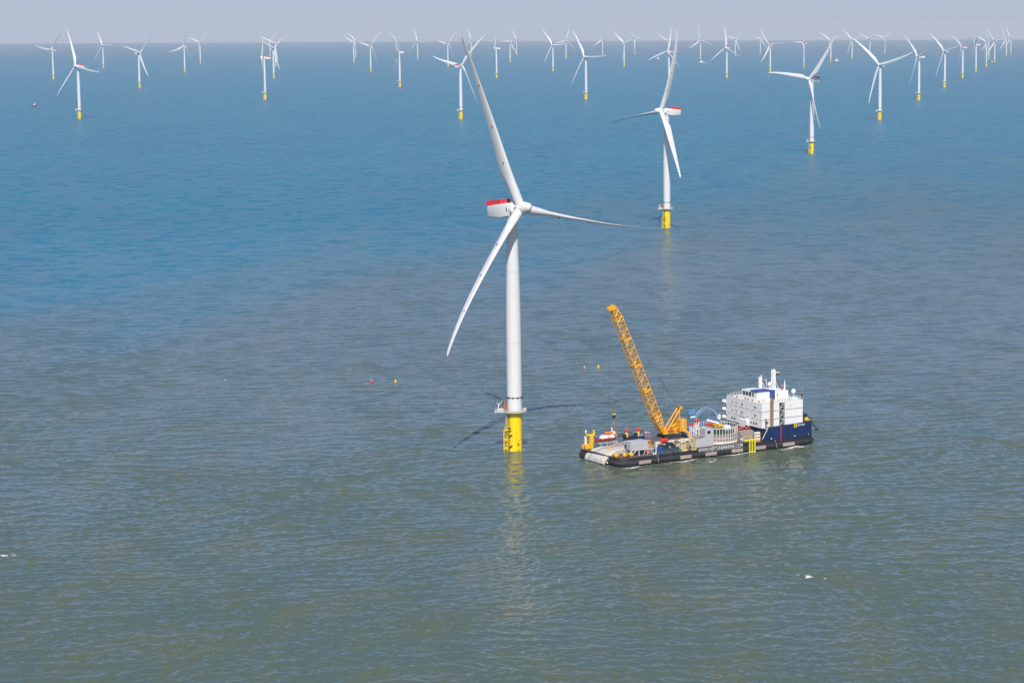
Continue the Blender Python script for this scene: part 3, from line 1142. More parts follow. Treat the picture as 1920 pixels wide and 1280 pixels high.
# stair well in the near side with zigzag stairs
b = MB()
for i in range(3):
    z0 = zs[i] + .1
    b.box(78.5, 81.1, 1.02, 2.2, z0 + 3.0, z0 + 3.15)
    b.tube((78.7, 1.15, z0 + .1), (80.9, 1.15, z0 + 2.9), .11, n=5)
    b.tube((78.7, 1.15, z0 + 1.1), (80.9, 1.15, z0 + 3.7), .05, n=4)
    b.tube((79.0, 1.1, z0 + 1.0), (81.0, 1.1, z0 + 1.0), .05, n=4)
    b.tube((80.9, 1.1, z0 - .1), (80.9, 1.1, z0 + 3.2), .07, n=4)
b.build('outside_stair', 'bwhite', acc)
b = MB()
b.tube((84.0, .93, 17.6), (84.0, .98, 17.6), .75, n=24)
b.build('life_ring_emblem', 'grey', acc)
MB().tube((84.0, .88, 17.6), (84.0, .92, 17.6), .6, n=24).build('emblem_disc', 'bwhite', acc)
b = MB()
b.tube((73.6, .35, 9.4), (73.6, .35, 21.2), .32, n=12)
b.tube((74.5, .35, 9.4), (74.5, .35, 21.6), .42, n=12)
b.build('exhaust_pipe', 'rustpipe', barge)
MB().tube((74.5, .35, 21.6), (75.3, .1, 22.2), .5, n=10).build('exhaust_cowl', 'dark', barge)
b = MB()
b.tube((71.2, .4, 9.3), (71.2, .4, 13.0), .25)
b.box(70.9, 72.4, .2, .6, 11.4, 11.7)
b.build('side_vent', 'dark', barge)
# white elbow duct on the aft face
MB().path([(69.0, 16.5, 9.2), (69.0, 16.5, 11.8), (69.0, 12.2, 11.8)], .12, 6).build('duct', 'dark', barge)
MB().box(68.0, 69.4, 9.8, 16.2, 7.5, 11.6, .3).build('air_handler', 'bwhite', barge)
# far-side balconies seen past the corner
for z in (10.9, 14.3, 17.6):
    b = MB()
    b.box(68.6, 71, 27.05, 29.0, z - 1, z - .85)
    for y in (28.9,):
        b.tube((68.6, 27.1, z + .2), (68.6, y, z + .2), .06, n=4)
        b.tube((68.6, y, z - 1), (68.6, y, z + .2), .06, n=4)
        b.box(68.7, 70.8, 28.8, 28.95, z - .9, z)
    b.build('balcony', 'bwhite', acc)
# roof: parapet, railings, wheelhouse
RZ = AZ1
b = MB()
b.box(A0, A1, AY0, AY1, RZ - .2, RZ + .02)
b.build('roof', 'bwhite', acc)
b = MB()
pts = [(A0 + .1, AY0 + .1), (A1 - .1, AY0 + .1), (A1 - .1, AY1 - .1), (A0 + .1, AY1 - .1), (A0 + .1, AY0 + .1)]
for (xa, ya), (xb, yb) in zip(pts[:-1], pts[1:]):
    L = math.hypot(xb - xa, yb - ya)
    m_ = int(L / 1.6)
    for k in range(m_):
        b.tube((xa + (xb - xa) * k / m_, ya + (yb - ya) * k / m_, RZ), (xa + (xb - xa) * k / m_, ya + (yb - ya) * k / m_, RZ + 1.15), .05, n=4)
    for z in (.6, 1.12):
        b.tube((xa, ya, RZ + z), (xb, yb, RZ + z), .045, n=4)
b.build('roof_railing', 'pink', acc)
wh = MB().box(72.0, 78.5, 8.0, 19.4, RZ + .02, RZ + 3.7, .12).build('wheelhouse', 'bwhite', barge)
for k, y in enumerate((17.6, 15.4, 13.2, 11.0)):
    MB().box(71.93, 71.98, y - (.8 if k < 3 else .5), y + (.8 if k < 3 else .5), RZ + 1.5, RZ + 3.1).build('window', 'glass', wh)
MB().box(71.6, 78.9, 7.6, 12.6, RZ + 3.72, RZ + 4.15, .08).build('wheelhouse_roof', 'skipblue', wh)
MB().box(78.6, 80.2, 6.6, 8.4, RZ + .3, RZ + 4.1, .05).build('blue_stair_housing', 'skipblue', barge)
b = MB()
b.box(79.0, 88.5, 8.6, 20.5, RZ + .02, RZ + 3.0, .1)
b.build('roof_deckhouse', 'bwhite', barge)
MB().box(82.6, 83.1, 8.53, 8.58, RZ + 1.0, RZ + 2.0).build('window', 'glass', barge)
b = MB()
b.box(73.0, 76.5, 3.5, 6.5, RZ + .02, RZ + 1.2, .1)
b.box(70.6, 71.4, 9, 17.8, RZ + .02, RZ + .7, .05)
b.box(86, 89, 2.5, 5.2, RZ + .02, RZ + .9, .1)
b.build('roof_locker', 'bwhite', barge)
b = MB()
for x, y in ((70.4, 20.5), (70.4, 12.4), (70.5, 9.2), (70.5, 14.6), (71.0, 5.2), (70.6, 24.6)):
    b.box(x - .25, x + .25, y - .4, y + .4, RZ + .03, RZ + .7)
b.build('deck_box', 'crane_red', barge)


def lattice(b, p0, p1, w0, w1, h0, h1, bays, rc, rd, up=Vector((0, 1, 0)), faces=4):
    p0, p1 = Vector(p0), Vector(p1)
    d = (p1 - p0).normalized()
    u = up.cross(d).normalized()
    v = d.cross(u).normalized()

    def cn(t, w, h):
        c = p0.lerp(p1, t)
        return [c + u * (w / 2 * a) + v * (h / 2 * e) for a, e in ((1, 1), (-1, 1), (-1, -1), (1, -1))]
    prev = None
    for i in range(bays + 1):
        t = i / bays
        c = cn(t, w0 + (w1 - w0) * t, h0 + (h1 - h0) * t)
        for k in range(4):
            k2 = (k + 1) % 4
            b.tube(c[k], c[k2], rd, n=4)
            if prev:
                b.tube(prev[k], c[k], rc, n=5)
                if (i + k) % 2:
                    b.tube(prev[k], c[k2], rd, n=4)
                else:
                    b.tube(prev[k2], c[k], rd, n=4)
        prev = c


# masts, radomes, aerials on the roof
def part(name, material, fill, parent=barge, smooth=False):
    b_ = MB()
    fill(b_)
    return b_.build(name, material, parent, smooth)


mst = part('main_mast', 'bwhite', lambda b: (lattice(b, (85.2, 14.9, RZ + 3), (85.2, 14.9, RZ + 11.2), 1.3, 1.1, 1.3, 1.1, 7, .17, .11), b.tube((85.9, 14.9, RZ + 3), (88.0, 14.9, RZ + 3), .1), b.tube((85.8, 14.9, RZ + 7), (88, 14.9, RZ + 3), .12), b.box(84.6, 85.8, 14.4, 15.4, RZ + 6.6, RZ + 11.1)))
part('radar', 'bwhite', lambda b: (b.box(86, 88.4, 14.7, 15.1, RZ + 9.9, RZ + 10.15), b.tube((85.5, 14.9, RZ + 11), (85.5, 14.9, RZ + 11.8), .12)), mst)
part('radar', 'dark', lambda b: b.box(86.8, 88.0, 14.6, 15.2, RZ + 8.8, RZ + 9.2), mst)
part('signal_mast', 'bwhite', lambda b: (b.box(82.3, 83.4, 20.9, 21.9, RZ + 2.9, RZ + 7.5, .1), b.tube((83.7, 21.4, RZ + 2.9), (83.6, 21.4, RZ + 8.3), .35, .2), b.tube((84, 21.4, RZ + 5), (85.5, 21.4, RZ + 2.9), .16), b.tube((83.8, 21.4, RZ + 6.5), (86.0, 21.4, RZ + 6.2), .08), b.tube((86.0, 21.4, RZ + 6.4), (86.3, 21.4, RZ + 3.6), .14)))
part('short_mast', 'bwhite', lambda b: (b.tube((88.3, 11.0, RZ + .5), (88.3, 11.0, RZ + 6.4), .45, .25, n=8), b.tube((86.4, 11, RZ + 5.0), (90.2, 11, RZ + 4.6), .07), b.tube((88.3, 11, RZ + 6.3), (88.3, 11, RZ + 7.2), .1)))
part('flag', 'gear_red', lambda b: b.box(86.6, 87.2, 10.96, 11.04, RZ + 2.6, RZ + 4.4))


def f_rad(x, y, z, r):
    def g(b):
        b.lathe([(.05, z + r), (.6 * r, z + .85 * r), (r, z + .25 * r), (r, z - .45 * r), (.75 * r, z - .85 * r), (.2 * r, z - .95 * r)], 20, mx=Matrix.Translation((x, y, 0)))
        b.tube((x, y, RZ), (x, y, z - .8 * r), .22)
    return g


part('radome', 'bwhite', f_rad(89.6, 6.4, RZ + 2.9, 1.0), smooth=True)
part('radome', 'bwhite', f_rad(83.9, 15.8, RZ + 5.2, .85), smooth=True)
for x, y, h in ((90.2, 1.4, 5.5), (80.5, 19, 8.5), (74.5, 18, 4.6), (83, 9.5, 5), (69.9, 26.5, 3.2), (76.8, 9, 5.6), (87, 19.6, 5)):
    part('aerial', 'galv', lambda b: b.tube((x, y, RZ), (x, y, RZ + h), .09, .05, n=5))
part('search_light', 'dark', lambda b: (b.box(90.1, 90.5, 1.2, 1.6, RZ + .1, RZ + 2.2), b.box(69.7, 70.1, 25.8, 26.6, RZ + .9, RZ + 1.6)))
part('roof_pipes', 'galv', lambda b: [b.tube((79 + k * 1.1, 2.2, RZ + .3), (79.6 + k * 1.1, 3.4, RZ + 1.0 + .2 * (k % 3)), .12, n=5) for k in range(9)])
# bow gear
part('bow_thruster_housing', 'navy', lambda b: b.lathe([(1.5, 9.5), (1.5, 12.6), (1.3, 13.4), (.7, 14.0), (.1, 14.2)], 20, mx=Matrix.Translation((92.6, 5.5, 0))), smooth=True)
part('anchor_winch', 'gear_yellow', lambda b: (b.tube((94.2, 3.6, 10.2), (95.6, 5.2, 10.2), .7, n=12), b.box(93.6, 96.2, 3.0, 4.2, 9.5, 10.1)))
part('winch_cover', 'navy', lambda b: b.box(94.0, 96.4, 5.0, 7.6, 9.5, 12.2, .5))
# low structure beneath the overhanging modules
part('module_support', 'dark', lambda b: [b.box(70.3 + .0, 70.9, 2 + 5 * k, 2.6 + 5 * k, D0, 9.0) for k in range(6)])
part('under_deck', 'dark', lambda b: b.box(71.2, 71.5, 1.2, 27, D0 + .1, 9.0))

# stern ramp: curved pale chute, flush on deck, rounding down over the stern
def ramp_profile():
    p = [(15.5, 4.9), (12.0, 4.95), (7.0, 4.9)]
    for k in range(9):
        a = math.radians(90 - 11.1 * k)
        p.append((5.7 - 8.4 * math.cos(a), 0.7 + 4.2 * math.sin(a)))
    return p


def f_ramp(b):
    pr = ramp_profile()
    rings = []
    for (x, z) in pr:
        t = max(0, min(1, (x + 2) / 9))
        ya = 8.0 + 2.4 * t
        yb = 22.6 + 1.2 * (1 - t)
        zb = max(.35, min(z - .5, 3.65)) if x < 3 else 3.65
        rings.append([Vector((x, ya, z)), Vector((x, yb, z)), Vector((x, yb, zb)), Vector((x, ya, zb))])
    b.loft(rings)


ramp = part('stern_ramp', 'cream', f_ramp)


def f_groove(y0, y1):
    def g(b):
        pr = ramp_profile()
        pp = [Vector((x, y0 + (y1 - y0) * (i / len(pr)), z + .03)) for i, (x, z) in enumerate(pr)]
        b.path(pp, .16, 5)
    return g


part('guide_bar', 'dark', f_groove(18.8, 20.6), ramp)
part('guide_bar', 'pale_yellow', f_groove(12.0, 9.4), ramp)
part('ramp_side', 'pink', lambda b: (b.tube((-1.6, 8.0, .8), (.8, 8.9, 4.2), .35), b.tube((.8, 8.9, 4.2), (5, 10, 5.4), .3)), ramp)
part('name_mark', 'letter', lambda b: (b.box(-.9, -.8, 26.0, 27.6, 2.3, 2.9), b.box(-.9, -.8, 23.6, 24.9, 2.0, 2.6)))
part('deck_pipes', 'galv', lambda b: [b.path([(7 + k, 6.0 + .9 * (k % 4), D0), (7.3 + k, 6.2 + .9 * (k % 4), D0 + 1.2), (9.5 + k, 7 + (k % 3), D0 + 1.1)], .12, 5) for k in range(8)])


# ------------------------------------------------------------------ things standing on the barge
def on_barge(name, x, y, z, label, cat, group=None, rz=0.0):
    p = bw(x, y, z)
    e = empty(name, p, BA + rz)
    e.location.z = BO.z + z
    return tag(e, label, cat, group)


# crane platform (timber mats and sheds under a pale tarpaulin)
t = on_barge('crane_platform', 30, 15, D0 + .08, 'brown raised platform under the orange crane with a pale tarpaulin along its edge', 'platform')
part('base', 'brown', lambda b: [b.box(-8 + 2.3 * k, -5.8 + 2.3 * k, -7, 7, 0, 2.7 + .15 * (k % 2)) for k in range(7)], t)
part('tarpaulin', 'tarp', lambda b: b.loft([[Vector((-8.4 + 1.25 * k, -7.5, 2.3 + .35 * math.sin(k * 1.7))), Vector((-8.3 + 1.25 * k, -6.6, 3.2 + .15 * math.sin(k * 2.1))), Vector((-8.3 + 1.25 * k, -5.2 + .5 * math.sin(k * 1.1), 3.15)), Vector((-8.3 + 1.25 * k, -5.2 + .5 * math.sin(k * 1.1), 2.97)), Vector((-8.3 + 1.25 * k, -6.5, 2.98))] for k in range(14)]), t)
part('top_mat', 'deck', lambda b: b.box(-8.2, 8.2, -5.0, 6.9, 2.9, 3.12), t)
part('awning', 'navy', lambda b: b.box(-9.4, -6.2, -1, 6.5, 2.9, 3.1, .04), t)
PT = D0 + .08 + 3.25

# crane
cr_ = on_barge('crawler_crane', 33.5, 16, PT, 'tall orange lattice boom crane standing on the middle of the barge', 'crane')
for s_ in (-1, 1):
    tr = part('crawler_track', 'dark', lambda b: b.prism([(-3.9, .15), (-3.4, 0), (3.4, 0), (3.9, .15), (4.2, .6), (3.8, 1.15), (3.2, 1.3), (-3.2, 1.3), (-3.8, 1.15), (-4.2, .6)], -.55, .55, mx=Matrix.Translation((0, s_ * 2.9, 0)) @ Matrix.Rotation(PI / 2, 4, 'X')), cr_)
part('car_body', 'dark', lambda b: b.box(-1.6, 1.6, -2.3, 2.3, .5, 1.5, .1), cr_)
up_ = part('upper_works', 'crane', lambda b: (b.box(-3.4, 4.6, -1.5, 1.5, 1.6, 2.3), b.box(-1.4, 3.6, -1.6, 1.6, 2.32, 3.6, .1), b.tube((-1, -1.0, 3.6), (2.6, -1.0, 5.4), .5, n=8), b.box(.6, 2.8, -.9, .9, 3.6, 5.0, .15)), cr_)
part('cab', 'crane', lambda b: b.box(-4.6, -2.6, -3.0, -1.6, 1.7, 4.1, .15), cr_)
part('winch', 'crane_red', lambda b: (b.tube((-.4, -1.7, 3.9), (-.4, 1.7, 3.9), .55, n=12), b.tube((3.0, -1.8, 3.0), (3.0, 1.8, 3.0), .6, n=12), b.box(-2.8, .8, -1.9, -1.65, 2.4, 3.3)), up_)
part('counterweight', 'crane', lambda b: [b.box(3.3, 6.6, -2.9, 2.9, 2.3 + .62 * k, 2.88 + .62 * k, .04) for k in range(8)], cr_)
part('counterweight_mark', 'bwhite', lambda b: [b.box(4.4, 4.9, -2.97, -2.92, 2.45 + .62 * k, 2.7 + .62 * k) for k in range(8)] + [b.box(3.23, 3.28, .2, .5, 2.4 + .62 * k, 2.7 + .62 * k) for k in range(7)], cr_)
# boom in crane space; foot and tip from the measured positions
foot = Vector((-3.3, 0, 1.45))
tip = Vector((6.9 - 33.5, 0, 62.1 - PT))
dirb = (tip - foot).normalized()
side_ = Vector((0, 1, 0))


def f_boom(b):
    L = (tip - foot).length
    a0 = foot + dirb * 1.0
    a1 = foot + dirb * 8.5
    a2 = foot + dirb * (L - 5.5)
    a3 = tip
    lattice(b, a0, a1, 1.0, 3.3, 3.3, 3.4, 5, .24, .15, side_)
    lattice(b, a1, a2, 3.3, 3.3, 3.4, 3.4, 21, .19, .11, side_)
    lattice(b, a2, a3, 3.3, 1.8, 3.4, 2.0, 4, .24, .17, side_)
    for t_ in (8.5, 20.5, 32.5, 44.5):
        for o_ in (-.25, .25):
            lattice(b, foot + dirb * (t_ + o_), foot + dirb * (t_ + o_ + .12), 3.35, 3.35, 3.45, 3.45, 1, .17, .13, side_)
    for s_ in (-1, 1):
        b.tube(foot + Vector((0, s_ * 1.4, 0)), a0 + Vector((0, s_ * 1.5, .3)), .3)


boom = part('boom', 'crane', f_boom, cr_)
part('boom_head', 'crane', lambda b: (b.box(-2.6, .9, -.9, .9, -.6, 1.0, .1, mx=Matrix.Translation(tip)), b.tube(tip + Vector((-2.1, -.8, -.2)), tip + Vector((-2.1, .8, -.2)), .8, n=14), b.tube(tip + Vector((-.6, -.7, 1.1)), tip + Vector((-.6, .7, 1.1)), .5, n=12), b.tube(tip + Vector((-2.4, -.6, .9)), tip + Vector((.6, -.6, 1.5)), .1)), boom)
gtop = Vector((38.2 - 33.5 + .2, 0, 18.9 - PT))


def f_gantry(b):
    for s_ in (-1, 1):
        o_ = Vector((0, s_ * 1.25, 0))
        b.tube(Vector((-2.6, 0, 2.0)) + o_, gtop + o_, .34, .30, n=6)
        b.tube(Vector((3.2, 0, 3.2)) + o_ * .9, gtop + o_ * .9 + Vector((-.4, 0, -.6)), .2, n=6)
    b.tube(gtop + Vector((0, -1.7, 0)), gtop + Vector((0, 1.7, 0)), .6, n=10)
    for t_ in (.25, .5, .75):
        p = Vector((-2.6, 0, 2.0)).lerp(gtop, t_)
        b.tube(p + Vector((0, -1.25, 0)), p + Vector((0, 1.25, 0)), .16, n=5)


part('gantry', 'crane', f_gantry, cr_)


def f_pend(b):
    for y in (-1.15, -.75, .75, 1.15):
        b.tube(gtop + Vector((-.2, y, .3)), tip + Vector((.8, y * .8, .2)), .045, n=4)
    mid = gtop.lerp(tip, .28)
    for y in (-.95, .95):
        b.tube(gtop + Vector((-.2, y, 0)), mid + Vector((0, y, 0)), .11, n=5)
    for y in (-1, -.4, .4, 1):
        b.tube(gtop + Vector((.2, y, -.3)), (4.6, y, 6.5), .06, n=4)


part('pendant_cable', 'purple', f_pend, cr_)
hk = part('hoist_cable', 'dark', lambda b: (b.tube(tip + Vector((-2.7, 0, -.2)), (tip.x - 2.7, 0, -1.0), .05, n=4)), cr_)
part('hook_block', 'crane', lambda b: (b.box(tip.x - 3.1, tip.x - 2.3, -.4, .4, -2.3, -1.0, .1), b.tube((tip.x - 2.7, 0, -2.3), (tip.x - 2.7, 0, -2.9), .12)), cr_)

# stern equipment
t = on_barge('davit', 2.4, 27.0, D0, 'yellow boat davit post with a forked head at the stern, beside the red rescue boat', 'davit')
part('post', 'gear_yellow', lambda b: b.box(-.72, .72, -.72, .72, 0, 5.5, .1), t)
part('crosshead', 'gear_yellow', lambda b: (b.box(-2.3, 1.5, -.5, .5, 5.3, 6.0, .1), b.tube((-2.0, 0, 5.9), (-2.6, 0, 6.8), .25), b.box(.8, 1.6, -.4, .4, 5.1, 7.6, .1)), t)
part('lamp', 'bwhite', lambda b: b.lathe([(.3, 0), (.42, .5), (.3, 1.1)], 10, mx=Matrix.Translation((-2.5, 0, 6.7))), t)
part('brace', 'pale_yellow', lambda b: b.tube((.7, -.3, 4.2), (3.6, -.6, .3), .2, n=6), t)
t = on_barge('stern_post', .3, 28.0, D0, 'slim cream post standing at the stern corner beside the yellow davit', 'post')
part('shaft', 'pink', lambda b: b.box(-.5, .4, -.35, .35, 0, 5.2, .06), t)
part('stripe', 'gear_yellow', lambda b: b.box(-.54, -.505, -.2, .2, 1, 4.6), t)
t = on_barge('mooring_roller', .8, 28.0, D0, 'yellow mooring rollers on the far stern corner of the barge', 'roller')
part('frame', 'gear_yellow', lambda b: (b.box(-1.6, .9, 0.2, 1.7, 0, 1.6, .1), b.box(-1.0, .7, -1.3, .1, 0, 1.9, .1)), t)
part('roller', 'orange', lambda b: (b.tube((-.9, -.6, 1.0), (-.9, 1.2, 1.0), .5, n=10),), t)

# rescue boat on its cradle
rb = on_barge('rescue_boat', 7.6, 24.0, 6.6, 'red rescue boat with a white canopy and orange cover on its cradle near the stern', 'boat')


def boat_hull(L, Bm, H, n=12):
    rings = []
    for i in range(n + 1):
        u = i / n
        w = Bm / 2 * (1 - max(0, (u - .45) / .55) ** 2.2) * (.86 + .14 * min(1, u * 4))
        w = max(w, .04)
        sh = H * (1 + .25 * u * u)
        x = -L / 2 + L * u
        rings.append([Vector((x, -w, sh)), Vector((x, -w * .9, H * .45)), Vector((x, -w * .35, .05 + .5 * H * max(0, u - .7) * 2)), Vector((x, w * .35, .05 + .5 * H * max(0, u - .7) * 2)), Vector((x, w * .9, H * .45)), Vector((x, w, sh))])
    return rings


part('hull', 'boatred', lambda b: b.loft(boat_hull(9.6, 3.0, 1.35)), rb)
part('canopy', 'bwhite', lambda b: b.prism([(-2.6, 1.3), (3.6, 1.3), (3.9, 3.8), (3.4, 3.9), (2.7, 2.7), (-1.6, 2.5)], -1.2, 1.2, mx=Matrix.Rotation(PI / 2, 4, 'X') @ Matrix.Diagonal((1, 1, 1, 1))), rb)
part('cover', 'orange', lambda b: b.box(-.4, 3.3, -1.1, 1.1, 2.75, 3.8, .35), rb)
part('engine', 'orange', lambda b: b.tube((3.9, -1.2, 2.4), (3.9, 1.2, 2.4), .8, n=12), rb)
part('antenna_lamp', 'bwhite', lambda b: b.tube((2.9, 0, 3.7), (2.9, 0, 5.4), .25, n=8), rb)
t = on_barge('boat_cradle', 7.6, 24.0, D0, 'grey steel frame carrying the red rescue boat, above the deck clutter', 'cradle')
for x in (-3.5, 0, 3.8):
    part('support', 'galv', lambda b: (b.box(x - .15, x + .15, -1.4, -1.1, 0, 3.1), b.box(x - .15, x + .15, 1.1, 1.4, 0, 3.1)), t)
part('top_frame', 'grey', lambda b: b.box(-4.4, 4.9, -1.6, 1.6, 2.55, 2.75), t)
t = on_barge('light_mast', 13.4, 26.6, D0, 'dark mast with floodlights and a crossarm behind the red rescue boat', 'mast')
part('pole', 'rustpipe', lambda b: b.tube((0, 0, 0), (0, 0, 12.6), .26, .2, n=8), t)
part('crossarm', 'galv', lambda b: (b.tube((0, 0, 11.2), (2.6, 0, 11.9), .1), b.tube((0, 0, 10.2), (-.6, 0, 9.2), .14)), t)
part('floodlight', 'dark', lambda b: (b.box(-1.0, .4, -.5, .5, 11.7, 12.9, .12),), t)
part('lamp_head', 'pale_yellow', lambda b: (b.box(-1.0, -.4, -.3, .3, 12.95, 13.5, .08), b.box(.1, .6, -.3, .3, 12.95, 13.6, .08)), t)
t = on_barge('generator_box', 23.2, 25.6, D0, 'dark navy machinery box on the far side of the deck behind the grey cabin', 'machinery')
part('body', 'navy', lambda b: b.box(-5.5, 5.8, -1.4, 1.4, 0, 3.4, .15), t)
part('door', 'teal', lambda b: (b.box(2.9, 3.8, -1.47, -1.42, .8, 3.2),), t)
for i, (x, lab) in enumerate(((18.6, 'yellow deck capstan with a red drum, nearer the stern mast'), (24.2, 'yellow deck capstan with a red drum, nearer the crane'))):
    t = on_barge('capstan', x, 25.6, D0 + 3.4, lab, 'capstan', 'red-topped capstans on the far deck')
    part('pedestal', 'navy', lambda b: b.box(-1.9, -.3, -.7, .7, 0, 1.2, .2), t)
    part('body', 'gear_yellow', lambda b: b.lathe([(.75, 0), (.8, .9), (.55, 1.5), (.5, 1.9)], 12), t)
    part('drum', 'gear_red', lambda b: b.lathe([(.45, 1.9), (.78, 2.1), (.78, 2.9), (.5, 3.15), (.15, 3.3)], 12), t)
    part('hose', 'navy', lambda b: b.path([(.9, 0, 0), (1.2, 0, 1.5), (1.9, 0, 1.9), (2.6, 0, 1.2), (2.7, 0, 0)], .16, 6), t)
t = on_barge('drum', 28.0, 25.4, D0 + 3.4, 'small yellow drum on the navy machinery box near the crane', 'drum')
part('barrel', 'gear_yellow', lambda b: b.lathe([(.6, 0), (.65, .1), (.65, 1.3), (.6, 1.4)], 14), t)
part('lid', 'dark', lambda b: b.lathe([(.45, 1.4), (.45, 1.5)], 12), t)

# grey cabin on its trestle
t = on_barge('trestle', 10.0, 4.7, D0, 'pale steel trestle with slanting braces holding the grey cabin above the deck', 'trestle')
for x in (-3.9, 0, 3.9):
    for y in (-2.4, 2.4):
        part('leg', 'pink', lambda b: b.box(x - .14, x + .14, y - .14, y + .14, 0, 2.3), t)
part('brace', 'pink', lambda b: (b.tube((-3.9, -2.45, .1), (-1.3, -2.45, 2.3), .15, n=5), b.tube((-3.9, -2.4, .3), (-3.9, 2.4, 2.2), .12, n=5), b.path([(2.2, -2.45, .2), (2.5, -2.45, 1.2), (2.9, -2.45, 2.3)], .12, 5)), t)
part('beam', 'pink', lambda b: b.box(-4.2, 8.6, -2.6, -2.3, 2.3, 2.5), t)
t = on_barge('grey_cabin', 10.0, 4.7, D0 + 2.5, 'plain pale grey box cabin raised on a trestle near the stern', 'cabin')
part('body', 'grey', lambda b: b.box(-4.1, 4.1, -2.65, 2.65, 0, 3.3, .06), t)
part('handle', 'dark', lambda b: (b.box(-2.9, -2.0, -2.70, -2.66, 1.6, 1.68), b.box(-.2, 1.4, -2.70, -2.66, 1.55, 1.65)), t)
part('corner_seam', 'pink', lambda b: b.box(-2.0, -1.94, -2.69, -2.66, .1, 3.2), t)
part('hatch', 'dark', lambda b: b.box(-4.16, -4.11, .6, 1.9, .4, 1.9), t)
for i, (x, y, lab) in enumerate(((-.2, 4.2, 'yellow mooring buoy with a red band nearest the stern corner'), (2.6, 2.7, 'yellow mooring buoy between the other two, beside the ramp'), (5.2, 2.6, 'orange-yellow buoy under the corner of the grey cabin'))):
    t = on_barge('deck_buoy', x + .9, y, D0 + .1, lab, 'buoy', 'yellow buoys on the stern deck')
    part('float', 'gear_yellow', lambda b: b.lathe([(.3, 0), (.85, .35), (.95, 1.0), (.85, 1.5), (.3, 1.8)], 14, mx=Matrix.Rotation(.35 * (i - 1), 4, 'Y')), t, True)
    part('band', 'gear_red' if i < 2 else 'orange', lambda b: b.box(.5, 1.5, -.45, .45, .1, 1.0, .15), t)
t = on_barge('life_ring', 13.7, 2.0, D0 + 1.3, 'small orange-red life ring hanging beneath the grey cabin', 'life ring')
part('ring', 'gear_red', lambda b: b.path([(.5 * math.cos(k * PI / 6), 0, .5 * math.sin(k * PI / 6)) for k in range(13)], .16, 6), t)
t = on_barge('blue_skip', 19.0, 2.2, D0 + .1, 'bright blue steel skip at the near deck edge beside the navy winch', 'skip')
part('body', 'skipblue', lambda b: b.box(-1.5, 1.5, -1.2, 1.2, 0, 2.5, .05), t)
part('end_post', 'bwhite', lambda b: b.box(-1.8, -1.52, -1.2, -.9, -.1, 2.9), t)
t = on_barge('deck_winch', 24.6, 3.6, D0 + .1, 'big dark winch under a navy cover on the near side of the deck', 'winch')
part('base', 'green', lambda b: b.box(-4.2, 4.6, -1.9, 1.6, 0, 1.5, .1), t)
part('drum', 'navy', lambda b: (b.tube((.9, -1.7, 2.0), (.9, 1.3, 2.0), 1.6, n=16), b.tube((-2.6, -1.2, 1.9), (-2.6, 1.2, 1.9), 1.1, n=14)), t)
part('cover', 'navy', lambda b: b.loft([[Vector((-4 + k, -1.9, 1.3)), Vector((-4 + k, -.6, 2.6 + .5 * math.sin(k * 1.3))), Vector((-4 + k, 1.4, 2.4 + .4 * math.cos(k))), Vector((-4 + k, 1.6, 1.2))] for k in range(5)]), t)
part('brake_handle', 'bwhite', lambda b: b.tube((-.6, -1.95, 2.4), (.1, -1.95, 1.7), .16, n=6), t)
t = on_barge('pump_unit', 25.4, 7.6, D0 + .1, 'bright red pump unit behind the dark winch, below the crane', 'pump')
part('body', 'gear_red', lambda b: (b.box(-1.5, 1.6, -.8, .8, 3.2, 4.6, .25), b.box(-1.0, -.5, -.6, .6, 1.2, 3.2), b.box(.6, 1.2, -.6, .6, .0, 3.2)), t)
part('frame', 'dark', lambda b: (b.box(-1.4, 1.5, -.7, .7, 0, 1.2, .1),), t)
# loose gear between cabin and crane
rnd = random.Random(5)
gear = [('crane_red', 'rust-brown'), ('brown', 'brown'), ('pink', 'pale'), ('gear_yellow', 'yellow'), ('purple', 'violet-grey'), ('bwhite', 'white')]
spots = [(15.8, 4.6, 'brown'), (17.6, 7.2, 'crane_red'), (19.6, 9.2, 'gear_yellow'), (16.4, 9.6, 'orange'), (20.8, 6.4, 'bwhite'), (28.6, 5.8, 'brown'), (30.6, 4.4, 'pink'), (31.2, 7.2, 'purple'), (14.6, 8.2, 'crane_red'), (22.6, 6.2, 'pink')]
labs = ['brown crate right beside the grey cabin', 'rust-brown crate between grey cabin and blue skip', 'yellow gas bottle rack below the crane boom foot', 'orange crate behind the grey cabin', 'white crate just behind the blue skip',
        'brown crate behind the navy winch drum', 'pale crate in front of the slanted yellow frames', 'violet-grey crate under the crane platform tarpaulin edge', 'rust-brown crate tucked behind the grey cabin', 'pale crate between blue skip and red pump']
for (x, y, mt), lb in zip(spots, labs):
    t = on_barge('deck_crate', x, y, D0 + .1, lb, 'crate', 'crates and racks on the working deck', rz=rnd.uniform(-.2, .2))
    h = rnd.uniform(1.6, 3.0)
    w_, d_ = rnd.uniform(.7, 1.0), rnd.uniform(.6, 1.0)
    part('body', mt, lambda b: b.box(-w_, w_, -d_, d_, .15, h, .06), t)
    part('frame', 'dark', lambda b: [b.tube((sx * w_, sy * d_, 0), (sx * w_, sy * d_, h + .25), .07, n=4) for sx in (-1, 1) for sy in (-1, 1)] + [b.tube((-w_, -d_, h + .2), (w_, -d_, h + .2), .06, n=4)], t)
    part('lid', rnd.choice(['bwhite', 'pale_yellow', 'grey', 'crane_red']), lambda b: b.box(-w_ * .9, w_ * .7, -d_ * .8, d_ * .8, h + .02, h + .3, .04), t)
t = on_barge('deck_hose', 18, 5, D0 + .1, 'tangle of pale hoses lying on the deck between the grey cabin and the winch', 'hose')
